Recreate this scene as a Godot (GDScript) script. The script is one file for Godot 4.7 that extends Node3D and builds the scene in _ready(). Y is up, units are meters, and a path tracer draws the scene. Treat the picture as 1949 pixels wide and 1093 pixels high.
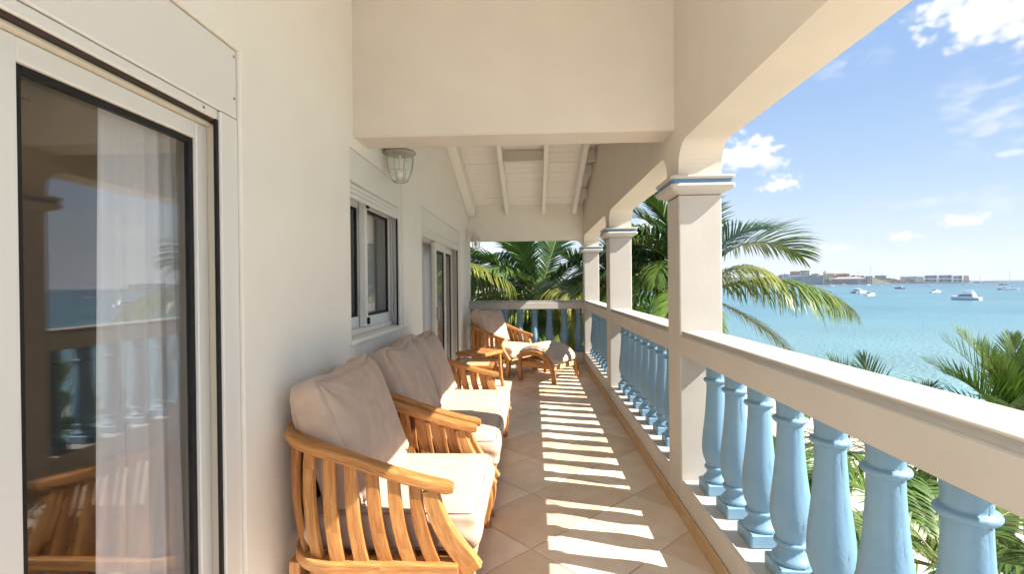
extends Node3D

const TOP := Vector3.UP
var M := {}
var rng := RandomNumberGenerator.new()
var used := {}


# ---------------------------------------------------------------- mesh building
class MB:
	var v := PackedVector3Array()
	var n := PackedVector3Array()
	var uv := PackedVector2Array()
	var col := PackedColorArray()
	var tint := Color.WHITE
	var shift := Vector2.ZERO

	func tri(a: Vector3, b: Vector3, c: Vector3, na: Vector3, nb: Vector3, nc: Vector3, ua := Vector2.ZERO, ub := Vector2.ZERO, uc := Vector2.ZERO) -> void:
		# a, b, c counter-clockwise seen from outside; stored clockwise
		v.append(a); v.append(c); v.append(b)
		n.append(na); n.append(nc); n.append(nb)
		uv.append(ua + shift); uv.append(uc + shift); uv.append(ub + shift)
		col.append(tint); col.append(tint); col.append(tint)

	func face(pts: Array, outward: Vector3, uvs: Array = []) -> void:
		# a flat convex polygon turned so that it looks towards outward
		var a: Vector3 = pts[0]
		var b: Vector3 = pts[1]
		var c: Vector3 = pts[2]
		var nn := (b - a).cross(c - a)
		if nn.length() < 1e-12 and pts.size() > 3:
			nn = (c - a).cross((pts[3] as Vector3) - a)
		nn = nn.normalized()
		var flip := nn.dot(outward) < 0.0
		if flip:
			nn = -nn
		for i in range(1, pts.size() - 1):
			var u0 := Vector2.ZERO
			var u1 := Vector2.ZERO
			var u2 := Vector2.ZERO
			if uvs.size():
				u0 = uvs[0]; u1 = uvs[i]; u2 = uvs[i + 1]
			if flip:
				tri(pts[0], pts[i + 1], pts[i], nn, nn, nn, u0, u2, u1)
			else:
				tri(pts[0], pts[i], pts[i + 1], nn, nn, nn, u0, u1, u2)

	func smooth_quad(a: Vector3, b: Vector3, c: Vector3, d: Vector3, na: Vector3, nb: Vector3, nc: Vector3, nd: Vector3, ua: Vector2, ub: Vector2, uc: Vector2, ud: Vector2) -> void:
		var g := (b - a).cross(c - a) + (c - a).cross(d - a)
		if g.dot(na + nb + nc + nd) >= 0.0:
			tri(a, b, c, na, nb, nc, ua, ub, uc)
			tri(a, c, d, na, nc, nd, ua, uc, ud)
		else:
			tri(a, c, b, na, nc, nb, ua, uc, ub)
			tri(a, d, c, na, nd, nc, ua, ud, uc)

	func box(lo: Vector3, hi: Vector3, bev := 0.0, t := Transform3D()) -> void:
		# a box from corner to corner with chamfered edges, placed by t
		var c := (lo + hi) * 0.5
		var h := (hi - lo) * 0.5
		bev = minf(bev, minf(h.x, minf(h.y, h.z)) * 0.9)
		var longest := 0
		if h.y > h[longest]: longest = 1
		if h.z > h[longest]: longest = 2
		for a in 3:
			var p := (a + 1) % 3
			var q := (a + 2) % 3
			for s in [-1.0, 1.0]:
				var pts := []
				var uvs := []
				for k in [[-1.0, -1.0], [1.0, -1.0], [1.0, 1.0], [-1.0, 1.0]]:
					var x := Vector3.ZERO
					x[a] = s * h[a]
					x[p] = k[0] * (h[p] - bev)
					x[q] = k[1] * (h[q] - bev)
					pts.append(t * (c + x))
					if p == longest:
						uvs.append(Vector2(x[p], x[q] + s * 0.37 + a * 0.71))
					else:
						uvs.append(Vector2(x[q], x[p] + s * 0.37 + a * 0.71))
				var o := Vector3.ZERO
				o[a] = s
				face(pts, t.basis * o, uvs)
		if bev <= 0.0:
			return
		for a in 3:
			var p := (a + 1) % 3
			var q := (a + 2) % 3
			for sp in [-1.0, 1.0]:
				for sq in [-1.0, 1.0]:
					var pts := []
					for k in [[-1.0, 0], [1.0, 0], [1.0, 1], [-1.0, 1]]:
						var x := Vector3.ZERO
						x[a] = k[0] * (h[a] - bev)
						x[p] = sp * (h[p] - (bev if k[1] == 1 else 0.0))
						x[q] = sq * (h[q] - (0.0 if k[1] == 1 else bev))
						pts.append(t * (c + x))
					var o := Vector3.ZERO
					o[p] = sp
					o[q] = sq
					face(pts, t.basis * o, [Vector2(-h[a], 0), Vector2(h[a], 0), Vector2(h[a], bev), Vector2(-h[a], bev)])
		for sx in [-1.0, 1.0]:
			for sy in [-1.0, 1.0]:
				for sz in [-1.0, 1.0]:
					var s := Vector3(sx, sy, sz)
					face([t * (c + s * Vector3(h.x, h.y - bev, h.z - bev)), t * (c + s * Vector3(h.x - bev, h.y, h.z - bev)), t * (c + s * Vector3(h.x - bev, h.y - bev, h.z))], t.basis * s)

	func sweep(path: Array, sides: Array, ups: Array, sec: PackedVector2Array, scales: Array = []) -> void:
		# sec (counter-clockwise, x along sides, y along ups) carried along path; flat across the section's edges, smooth along the path
		var m := path.size()
		var k := sec.size()
		var along := 0.0
		var rows := []
		for i in m:
			var row := []
			var sc := Vector2.ONE
			if scales.size():
				sc = scales[i]
			for p in sec:
				row.append((path[i] as Vector3) + (sides[i] as Vector3) * p.x * sc.x + (ups[i] as Vector3) * p.y * sc.y)
			rows.append(row)
		for i in m - 1:
			var step := ((path[i + 1] as Vector3) - (path[i] as Vector3)).length()
			var round_ := 0.0
			for j in k:
				var j2 := (j + 1) % k
				var e := sec[j2] - sec[j]
				var o := Vector2(e.y, -e.x).normalized()
				var n0: Vector3 = ((sides[i] as Vector3) * o.x + (ups[i] as Vector3) * o.y).normalized()
				var n1: Vector3 = ((sides[i + 1] as Vector3) * o.x + (ups[i + 1] as Vector3) * o.y).normalized()
				smooth_quad(rows[i][j], rows[i][j2], rows[i + 1][j2], rows[i + 1][j], n0, n0, n1, n1,
					Vector2(along, round_), Vector2(along, round_ + e.length()), Vector2(along + step, round_ + e.length()), Vector2(along + step, round_))
				round_ += e.length()
			along += step
		face(rows[0], (path[0] as Vector3) - (path[1] as Vector3), cap_uv(sec))
		face(rows[m - 1], (path[m - 1] as Vector3) - (path[m - 2] as Vector3), cap_uv(sec))

	func cap_uv(sec: PackedVector2Array) -> Array:
		var out := []
		for p in sec:
			out.append(p)
		return out

	func lathe(profile: Array, segs := 24, at := Vector3.ZERO, bump = null) -> void:
		# profile: Vector2(radius, height) from the bottom up; a repeated point makes a sharp edge
		var m := profile.size()
		for i in m - 1:
			var a: Vector2 = profile[i]
			var b: Vector2 = profile[i + 1]
			if a.distance_to(b) < 1e-6:
				continue
			var na := Vector2(b.y - a.y, -(b.x - a.x)).normalized()
			var n0 := na
			var n1 := na
			if i > 0 and (profile[i - 1] as Vector2).distance_to(a) > 1e-6:
				var z: Vector2 = profile[i - 1]
				n0 = (na + Vector2(a.y - z.y, -(a.x - z.x)).normalized()).normalized()
			if i < m - 2 and (profile[i + 2] as Vector2).distance_to(b) > 1e-6:
				var w: Vector2 = profile[i + 2]
				n1 = (na + Vector2(w.y - b.y, -(w.x - b.x)).normalized()).normalized()
			for j in segs:
				var t0 := TAU * j / segs
				var t1 := TAU * (j + 1) / segs
				var d0 := Vector3(cos(t0), 0, sin(t0))
				var d1 := Vector3(cos(t1), 0, sin(t1))
				var r := [a.x, a.x, b.x, b.x]
				if bump != null:
					r = [a.x + bump.call(t0, a.y), a.x + bump.call(t1, a.y), b.x + bump.call(t1, b.y), b.x + bump.call(t0, b.y)]
				smooth_quad(at + d0 * r[0] + TOP * a.y, at + d1 * r[1] + TOP * a.y, at + d1 * r[2] + TOP * b.y, at + d0 * r[3] + TOP * b.y,
					d0 * n0.x + TOP * n0.y, d1 * n0.x + TOP * n0.y, d1 * n1.x + TOP * n1.y, d0 * n1.x + TOP * n1.y,
					Vector2(t0 * 0.1, a.y), Vector2(t1 * 0.1, a.y), Vector2(t1 * 0.1, b.y), Vector2(t0 * 0.1, b.y))

	func tube(path: Array, r: float, segs := 8, r_end := -1.0) -> void:
		var sec := PackedVector2Array()
		for j in segs:
			sec.append(Vector2(cos(TAU * j / segs), sin(TAU * j / segs)))
		var sides := []
		var ups := []
		var scales := []
		var m := path.size()
		var ref := Vector3.UP
		for i in m:
			var d: Vector3 = ((path[mini(i + 1, m - 1)] as Vector3) - (path[maxi(i - 1, 0)] as Vector3)).normalized()
			if absf(d.dot(ref)) > 0.95:
				ref = Vector3.RIGHT
			var s := d.cross(ref).normalized()
			sides.append(s)
			ups.append(s.cross(d).normalized())
			var rr := r if r_end < 0.0 else lerpf(r, r_end, float(i) / (m - 1))
			scales.append(Vector2(rr, rr))
		var rows := []
		for i in m:
			var row := []
			for p in sec:
				row.append((path[i] as Vector3) + (sides[i] as Vector3) * p.x * scales[i].x + (ups[i] as Vector3) * p.y * scales[i].y)
			rows.append(row)
		for i in m - 1:
			for j in segs:
				var j2 := (j + 1) % segs
				var a: Vector3 = (rows[i][j] - path[i]).normalized()
				var b: Vector3 = (rows[i][j2] - path[i]).normalized()
				var c: Vector3 = (rows[i + 1][j2] - path[i + 1]).normalized()
				var d: Vector3 = (rows[i + 1][j] - path[i + 1]).normalized()
				smooth_quad(rows[i][j], rows[i][j2], rows[i + 1][j2], rows[i + 1][j], a, b, c, d, Vector2(i * 0.1, j * 0.02), Vector2(i * 0.1, (j + 1) * 0.02), Vector2(i * 0.1 + 0.1, (j + 1) * 0.02), Vector2(i * 0.1 + 0.1, j * 0.02))
		face(rows[0], (path[0] as Vector3) - (path[1] as Vector3))
		face(rows[m - 1], (path[m - 1] as Vector3) - (path[m - 2] as Vector3))

	func prism(outline: PackedVector2Array, d0: float, d1: float, t := Transform3D()) -> void:
		# outline in the xy plane pushed from z = d0 to z = d1, placed by t
		var ids := Geometry2D.triangulate_polygon(outline)
		for i in range(0, ids.size(), 3):
			for z in [d0, d1]:
				var pts := []
				var uvs := []
				for k in 3:
					var p := outline[ids[i + k]]
					pts.append(t * Vector3(p.x, p.y, z))
					uvs.append(p)
				face(pts, t.basis * Vector3(0, 0, -1.0 if (z == d0) == (d0 < d1) else 1.0), uvs)
		var sgn := -1.0 if Geometry2D.is_polygon_clockwise(outline) else 1.0
		var k := outline.size()
		for i in k:
			var a := outline[i]
			var b := outline[(i + 1) % k]
			var e := b - a
			var o := Vector2(e.y, -e.x) * sgn
			face([t * Vector3(a.x, a.y, d0), t * Vector3(b.x, b.y, d0), t * Vector3(b.x, b.y, d1), t * Vector3(a.x, a.y, d1)], t.basis * Vector3(o.x, o.y, 0), [Vector2(0, d0), Vector2(e.length(), d0), Vector2(e.length(), d1), Vector2(0, d1)])

	func done() -> ArrayMesh:
		var arr := []
		arr.resize(Mesh.ARRAY_MAX)
		arr[Mesh.ARRAY_VERTEX] = v
		arr[Mesh.ARRAY_NORMAL] = n
		arr[Mesh.ARRAY_TEX_UV] = uv
		arr[Mesh.ARRAY_COLOR] = col
		var m := ArrayMesh.new()
		m.add_surface_from_arrays(Mesh.PRIMITIVE_TRIANGLES, arr)
		return m


# ---------------------------------------------------------------- naming and placing
func numbered(called: String) -> String:
	var k: int = used.get(called, 0)
	used[called] = k + 1
	return called if k == 0 else "%s_%03d" % [called, k]


func tag(o: Node3D, label := "", category := "", group := "", kind := "") -> void:
	if label: o.set_meta("label", label)
	if category: o.set_meta("category", category)
	if group: o.set_meta("group", group)
	if kind: o.set_meta("kind", kind)


func thing(called: String, label: String, category: String, at := Vector3.ZERO, turn := 0.0, group := "", kind := "") -> Node3D:
	var o := Node3D.new()
	o.name = numbered(called)
	add_child(o)
	o.position = at
	o.rotation.y = turn
	tag(o, label, category, group, kind)
	return o


func part(called: String, mesh: Mesh, mat: Material, parent: Node3D, at := Transform3D()) -> MeshInstance3D:
	var o := MeshInstance3D.new()
	o.mesh = mesh
	o.material_override = mat
	o.transform = at
	var k := 0
	var want := called
	while parent.has_node(NodePath(want)):
		k += 1
		want = "%s_%03d" % [called, k]
	o.name = want
	parent.add_child(o)
	return o


func boxpart(called: String, lo: Vector3, hi: Vector3, bev: float, mat: Material, parent: Node3D) -> MeshInstance3D:
	var b := MB.new()
	b.shift = Vector2(rng.randf(), rng.randf())
	b.box(lo, hi, bev)
	return part(called, b.done(), mat, parent)


func solo(called: String, mesh: Mesh, mat: Material, label: String, category: String, group := "", kind := "") -> MeshInstance3D:
	var o := MeshInstance3D.new()
	o.mesh = mesh
	o.material_override = mat
	o.name = numbered(called)
	add_child(o)
	tag(o, label, category, group, kind)
	return o


func rrect(w: float, h: float, r: float) -> PackedVector2Array:
	# a chamfered rectangle, counter-clockwise
	var x := w * 0.5
	var y := h * 0.5
	return PackedVector2Array([Vector2(-x + r, -y), Vector2(x - r, -y), Vector2(x - r * 0.3, -y + r * 0.3), Vector2(x, -y + r), Vector2(x, y - r), Vector2(x - r * 0.3, y - r * 0.3), Vector2(x - r, y), Vector2(-x + r, y), Vector2(-x + r * 0.3, y - r * 0.3), Vector2(-x, y - r), Vector2(-x, -y + r), Vector2(-x + r * 0.3, -y + r * 0.3)])


# ---------------------------------------------------------------- materials
func noise_image(size: int, freq: float, octaves: int, sd: int) -> Image:
	var f := FastNoiseLite.new()
	f.seed = sd
	f.noise_type = FastNoiseLite.TYPE_SIMPLEX_SMOOTH
	f.frequency = freq
	f.fractal_octaves = octaves
	var im := f.get_seamless_image(size, size)
	im.convert(Image.FORMAT_L8)
	return im


func ramp_texture(im: Image, lo: Color, hi: Color) -> ImageTexture:
	# greys of a noise picture turned into colours between lo and hi (linear values)
	var a := lo.linear_to_srgb()
	var b := hi.linear_to_srgb()
	var d := im.get_data()
	var out := PackedByteArray()
	out.resize(d.size() * 3)
	var table := PackedByteArray()
	for i in 256:
		var c := a.lerp(b, i / 255.0)
		table.append(int(c.r * 255)); table.append(int(c.g * 255)); table.append(int(c.b * 255))
	for i in d.size():
		var k := d[i] * 3
		out[i * 3] = table[k]
		out[i * 3 + 1] = table[k + 1]
		out[i * 3 + 2] = table[k + 2]
	return ImageTexture.create_from_image(Image.create_from_data(im.get_width(), im.get_height(), false, Image.FORMAT_RGB8, out))


func wood_texture(size: int, sd: int, lo: Color, mid: Color, hi: Color) -> Array:
	# grain along u: long fibres, growth bands and darker pores; colour and height
	var f := FastNoiseLite.new()
	f.seed = sd
	f.frequency = 1.0
	f.fractal_octaves = 3
	var col := PackedByteArray()
	var hgt := PackedByteArray()
	col.resize(size * size * 3)
	hgt.resize(size * size)
	var a := lo.linear_to_srgb()
	var b := mid.linear_to_srgb()
	var c := hi.linear_to_srgb()
	for y in size:
		for x in size:
			var u := float(x) / size
			var w := float(y) / size
			var bend := f.get_noise_2d(u * 2.2, w * 3.0) * 0.5
			var bands := 0.5 + 0.5 * sin((w * 9.0 + bend * 3.0) * TAU)
			var fibre := f.get_noise_2d(u * 5.0 + 40.0, w * 110.0) * 0.5 + 0.5
			var cloud := f.get_noise_2d(u * 2.6 + 9.0, w * 5.0 + 70.0) * 0.5 + 0.5
			var t := clampf(0.20 * bands + 0.36 * fibre + 0.60 * cloud - 0.08, 0.0, 1.0)
			var k := (a.lerp(b, t * 2.0) if t < 0.5 else b.lerp(c, t * 2.0 - 1.0))
			var i := (y * size + x) * 3
			col[i] = int(clampf(k.r, 0, 1) * 255)
			col[i + 1] = int(clampf(k.g, 0, 1) * 255)
			col[i + 2] = int(clampf(k.b, 0, 1) * 255)
			hgt[y * size + x] = int(clampf(fibre * 0.7 + bands * 0.3, 0, 1) * 255)
	return [ImageTexture.create_from_image(Image.create_from_data(size, size, false, Image.FORMAT_RGB8, col)), ImageTexture.create_from_image(Image.create_from_data(size, size, false, Image.FORMAT_L8, hgt))]


func mat(lin: Color, rough := 0.6, spec := 0.4) -> StandardMaterial3D:
	var m := StandardMaterial3D.new()
	m.albedo_color = lin.linear_to_srgb()
	m.roughness = rough
	m.metallic_specular = spec
	return m


func tri_mat(tex: Texture2D, bump: Texture2D, scale: float, bump_cm: float, rough: float, spec := 0.4, world := true) -> StandardMaterial3D:
	var m := StandardMaterial3D.new()
	m.albedo_texture = tex
	m.roughness = rough
	m.metallic_specular = spec
	m.uv1_triplanar = true
	m.uv1_world_triplanar = world
	m.uv1_scale = Vector3.ONE * scale
	if bump:
		m.heightmap_enabled = true
		m.heightmap_texture = bump
		m.heightmap_scale = bump_cm
	return m


func make_materials() -> void:
	var soft := noise_image(512, 0.008, 4, 3)
	var fine := noise_image(512, 0.05, 4, 5)
	var grit := noise_image(512, 0.12, 3, 8)
	var fine_t := ImageTexture.create_from_image(fine)
	var grit_t := ImageTexture.create_from_image(grit)
	var soft_t := ImageTexture.create_from_image(soft)
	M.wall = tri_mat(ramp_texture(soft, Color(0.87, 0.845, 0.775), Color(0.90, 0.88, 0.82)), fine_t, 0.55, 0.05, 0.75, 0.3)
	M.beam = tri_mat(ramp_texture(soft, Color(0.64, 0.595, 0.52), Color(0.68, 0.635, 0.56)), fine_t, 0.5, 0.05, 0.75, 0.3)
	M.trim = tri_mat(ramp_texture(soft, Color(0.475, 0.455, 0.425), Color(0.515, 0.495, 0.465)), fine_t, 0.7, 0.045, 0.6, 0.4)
	M.white_wood = tri_mat(ramp_texture(soft, Color(0.85, 0.84, 0.80), Color(0.88, 0.87, 0.835)), fine_t, 1.3, 0.08, 0.55, 0.4)
	M.tile = tri_mat(ramp_texture(noise_image(512, 0.011, 5, 21), Color(0.665, 0.53, 0.405), Color(0.78, 0.66, 0.535)), grit_t, 0.9, 0.03, 0.36, 0.5)
	M.tile2 = tri_mat(ramp_texture(noise_image(512, 0.009, 5, 22), Color(0.68, 0.55, 0.42), Color(0.77, 0.645, 0.515)), grit_t, 0.75, 0.03, 0.34, 0.5)
	M.tile3 = M.tile.duplicate()
	M.tile3.albedo_color = Color(0.95, 0.925, 0.89)
	M.tile3.uv1_offset = Vector3(0.37, 0.1, 0.61)
	M.grout = mat(Color(0.50, 0.39, 0.30), 0.9)
	M.skirting = tri_mat(ramp_texture(noise_image(256, 0.02, 4, 23), Color(0.40, 0.26, 0.13), Color(0.52, 0.36, 0.20)), grit_t, 1.5, 0.03, 0.4, 0.5)
	M.blue = tri_mat(ramp_texture(soft, Color(0.16, 0.30, 0.44), Color(0.188, 0.34, 0.485)), fine_t, 2.2, 0.07, 0.48, 0.45)
	M.blue_band = mat(Color(0.10, 0.22, 0.38), 0.5)
	M.alu = mat(Color(0.80, 0.80, 0.77), 0.35, 0.5)
	M.alu_beige = mat(Color(0.62, 0.57, 0.47), 0.5, 0.4)
	M.black = mat(Color(0.012, 0.012, 0.013), 0.5)
	M.dark_gap = mat(Color(0.05, 0.035, 0.03), 0.7)
	M.screw = mat(Color(0.25, 0.24, 0.22), 0.35)
	M.screw.metallic = 0.8
	var g := StandardMaterial3D.new()
	g.albedo_color = Color(0.03, 0.04, 0.04, 0.03)
	g.transparency = BaseMaterial3D.TRANSPARENCY_ALPHA
	g.roughness = 0.0
	g.metallic_specular = 0.5
	M.glass = g
	var lg := g.duplicate()
	lg.albedo_color = Color(0.85, 0.9, 0.85, 0.22)
	lg.roughness = 0.08
	M.lamp_glass = lg
	var w1 := wood_texture(512, 4, Color(0.25, 0.095, 0.03), Color(0.485, 0.225, 0.07), Color(0.68, 0.405, 0.18))
	for k in 4:
		var m := StandardMaterial3D.new()
		m.albedo_texture = w1[0]
		m.heightmap_enabled = true
		m.heightmap_texture = w1[1]
		m.heightmap_scale = 0.06
		m.albedo_color = [Color(1.0, 0.98, 0.95), Color(0.93, 0.88, 0.82), Color(1.0, 1.0, 1.0), Color(0.88, 0.80, 0.72)][k]
		m.roughness = 0.48
		m.metallic_specular = 0.45
		m.uv1_scale = Vector3(1.6, 5.5, 1)
		M["wood%d" % k] = m
	var w2 := wood_texture(256, 14, Color(0.45, 0.27, 0.12), Color(0.62, 0.42, 0.22), Color(0.74, 0.55, 0.34))
	var wt := StandardMaterial3D.new()
	wt.albedo_texture = w2[0]
	wt.heightmap_enabled = true
	wt.heightmap_texture = w2[1]
	wt.heightmap_scale = 0.07
	wt.roughness = 0.6
	wt.uv1_scale = Vector3(1.5, 4.0, 1)
	M.wood_worn = wt
	var fab := tri_mat(ramp_texture(noise_image(512, 0.012, 4, 31), Color(0.485, 0.37, 0.29), Color(0.585, 0.46, 0.37)), grit_t, 1.6, 0.035, 0.85, 0.25, false)
	fab.rim_enabled = true
	fab.rim = 0.25
	fab.rim_tint = 0.7
	M.fabric = fab
	M.piping = mat(Color(0.46, 0.36, 0.29), 0.85, 0.2)
	M.curtain = mat(Color(0.90, 0.92, 0.945), 0.85, 0.2)
	M.curtain.backlight_enabled = true
	M.curtain.backlight = Color(0.4, 0.4, 0.4)
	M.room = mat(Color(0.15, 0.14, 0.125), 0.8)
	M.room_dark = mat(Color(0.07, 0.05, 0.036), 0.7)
	M.bronze = mat(Color(0.05, 0.035, 0.025), 0.4)
	M.nickel = mat(Color(0.40, 0.38, 0.33), 0.45)
	M.nickel.metallic = 0.6
	M.lamp_paint = mat(Color(0.74, 0.70, 0.62), 0.5)
	M.bulb = mat(Color(0.88, 0.86, 0.80), 0.3)
	# outside
	M.sand = tri_mat(ramp_texture(soft, Color(0.58, 0.52, 0.43), Color(0.72, 0.665, 0.575)), grit_t, 0.22, 0.6, 0.9, 0.2)
	M.grass = tri_mat(ramp_texture(fine, Color(0.03, 0.05, 0.015), Color(0.08, 0.10, 0.03)), grit_t, 0.5, 2.0, 0.95, 0.2)
	M.paving = tri_mat(ramp_texture(fine, Color(0.66, 0.57, 0.50), Color(0.75, 0.66, 0.59)), grit_t, 0.5, 0.08, 0.8, 0.3)
	M.leaf = mat(Color(1, 1, 1), 0.42, 0.45)
	M.leaf.vertex_color_use_as_albedo = true
	M.leaf.backlight_enabled = true
	M.leaf.backlight = Color(0.55, 0.6, 0.3)
	M.trunk = tri_mat(ramp_texture(fine, Color(0.15, 0.11, 0.075), Color(0.30, 0.235, 0.17)), grit_t, 1.4, 1.2, 0.9, 0.2)
	M.coconut = mat(Color(0.20, 0.17, 0.05), 0.5)
	M.sea = StandardMaterial3D.new()
	M.sea.vertex_color_use_as_albedo = true
	M.sea.roughness = 0.28
	M.sea.metallic_specular = 0.28
	M.sea.uv1_triplanar = true
	M.sea.uv1_world_triplanar = true
	M.sea.uv1_scale = Vector3(0.05, 0.05, 0.11)
	M.sea.heightmap_enabled = true
	M.sea.heightmap_texture = ImageTexture.create_from_image(noise_image(1024, 0.02, 6, 77))
	M.sea.heightmap_scale = 22.0
	M.land = tri_mat(ramp_texture(soft, Color(0.045, 0.065, 0.035), Color(0.15, 0.14, 0.095)), null, 0.02, 0, 0.95, 0.2)
	M.hill = tri_mat(ramp_texture(fine, Color(0.035, 0.06, 0.03), Color(0.08, 0.11, 0.05)), null, 0.004, 0, 0.95, 0.2)
	M.rock = mat(Color(0.22, 0.20, 0.18), 0.9)
	M.far_leaf = tri_mat(ramp_texture(fine, Color(0.03, 0.055, 0.025), Color(0.09, 0.12, 0.05)), null, 0.15, 0, 0.9, 0.2)
	M.boat_white = mat(Color(0.82, 0.83, 0.84), 0.3, 0.5)
	M.boat_dark = mat(Color(0.05, 0.08, 0.13), 0.3, 0.5)
	M.boat_glass = mat(Color(0.03, 0.04, 0.05), 0.1, 0.5)
	M.boat_blue = mat(Color(0.05, 0.22, 0.36), 0.4, 0.5)
	M.mast = mat(Color(0.62, 0.62, 0.62), 0.4, 0.5)
	M.canvas = mat(Color(0.10, 0.16, 0.30), 0.8, 0.2)
	M.h_white = mat(Color(0.74, 0.73, 0.70), 0.8)
	M.h_grey = mat(Color(0.34, 0.40, 0.44), 0.8)
	M.h_cream = mat(Color(0.70, 0.60, 0.44), 0.8)
	M.h_pink = mat(Color(0.62, 0.38, 0.33), 0.8)
	M.h_tan = mat(Color(0.52, 0.38, 0.25), 0.8)
	M.h_roof = mat(Color(0.42, 0.20, 0.155), 0.8)
	M.h_pinkroof = mat(Color(0.60, 0.33, 0.31), 0.8)
	M.h_dark = mat(Color(0.06, 0.065, 0.08), 0.5)
	M.h_mauve = mat(Color(0.22, 0.13, 0.16), 0.6)


# ---------------------------------------------------------------- sky
const SKY_W := 3072
const SKY_H := 1536
const CLOUDS := [
	# azimuth from -z towards +x, height, half width, half height (degrees), strength
	[43.0, 20.9, 5.0, 3.3, 1.0], [39.4, 22.6, 2.3, 1.3, 0.8], [47.5, 19.0, 4.0, 3.0, 0.9],
	[23.4, 13.0, 3.3, 2.4, 1.0], [26.3, 9.8, 2.0, 1.1, 0.95], [25.6, 11.9, 1.5, 1.6, 0.55],
	[40.5, 5.0, 1.7, 0.75, 0.95], [36.4, 3.95, 1.2, 0.6, 0.9], [31.7, 3.2, 1.05, 0.55, 0.85],
	[13.3, 5.6, 3.6, 1.9, 0.6], [29.9, 3.0, 1.5, 0.7, 0.5], [43.5, 10.2, 1.6, 0.35, 0.5], [-6.0, 3.6, 4.5, 2.2, 0.6],
	[52.0, 4.6, 2.4, 0.9, 0.9], [60.0, 7.5, 3.5, 1.6, 0.9], [71.0, 4.5, 3.0, 1.0, 0.9], [66.0, 17.0, 5.5, 3.0, 0.9], [85.0, 9.0, 4.5, 2.0, 0.9],
	[98.0, 5.0, 4.0, 1.2, 0.9], [112.0, 14.0, 6.0, 3.0, 0.8], [125.0, 6.0, 4.5, 1.6, 0.9], [150.0, 9.0, 5.0, 2.2, 0.9], [176.0, 6.0, 4.5, 1.6, 0.9],
	[-20.0, 7.0, 4.5, 2.0, 0.9], [-38.0, 5.0, 4.0, 1.4, 0.9], [-55.0, 13.0, 6.0, 3.0, 0.9], [-80.0, 7.0, 5.0, 2.0, 0.9], [-110.0, 12.0, 6.0, 3.0, 0.9], [-140.0, 6.0, 5.0, 1.8, 0.9], [-165.0, 15.0, 6.0, 3.0, 0.8],
	[5.0, 22.0, 5.0, 2.5, 0.6], [20.0, 35.0, 7.0, 3.5, 0.6], [75.0, 32.0, 8.0, 4.0, 0.6],
]
const VEILS := [[43.0, 14.0, 5.5, 4.5, 0.55], [32.5, 20.2, 3.4, 2.4, 0.32], [35.4, 22.6, 4.0, 0.9, 0.30], [40.5, 6.6, 8.0, 1.4, 0.40], [38.0, 2.2, 10.0, 1.1, 0.45], [62.0, 11.0, 9.0, 4.0, 0.45], [90.0, 20.0, 12.0, 5.0, 0.4], [-50.0, 20.0, 12.0, 5.0, 0.4], [-120.0, 18.0, 12.0, 5.0, 0.4], [140.0, 20.0, 12.0, 5.0, 0.4]]


func sky_color(el: float) -> Color:
	# clear air, linear; el in degrees
	var stops := [[0.0, Color(0.86, 0.93, 0.985)], [2.5, Color(0.79, 0.885, 0.975)], [6.0, Color(0.64, 0.795, 0.955)], [11.0, Color(0.475, 0.665, 0.92)], [18.0, Color(0.365, 0.55, 0.87)], [28.0, Color(0.295, 0.475, 0.82)], [45.0, Color(0.24, 0.41, 0.77)], [90.0, Color(0.20, 0.36, 0.72)]]
	for i in stops.size() - 1:
		if el <= stops[i + 1][0]:
			var t: float = clampf((el - stops[i][0]) / (stops[i + 1][0] - stops[i][0]), 0, 1)
			return (stops[i][1] as Color).lerp(stops[i + 1][1], t)
	return stops[-1][1]


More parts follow.
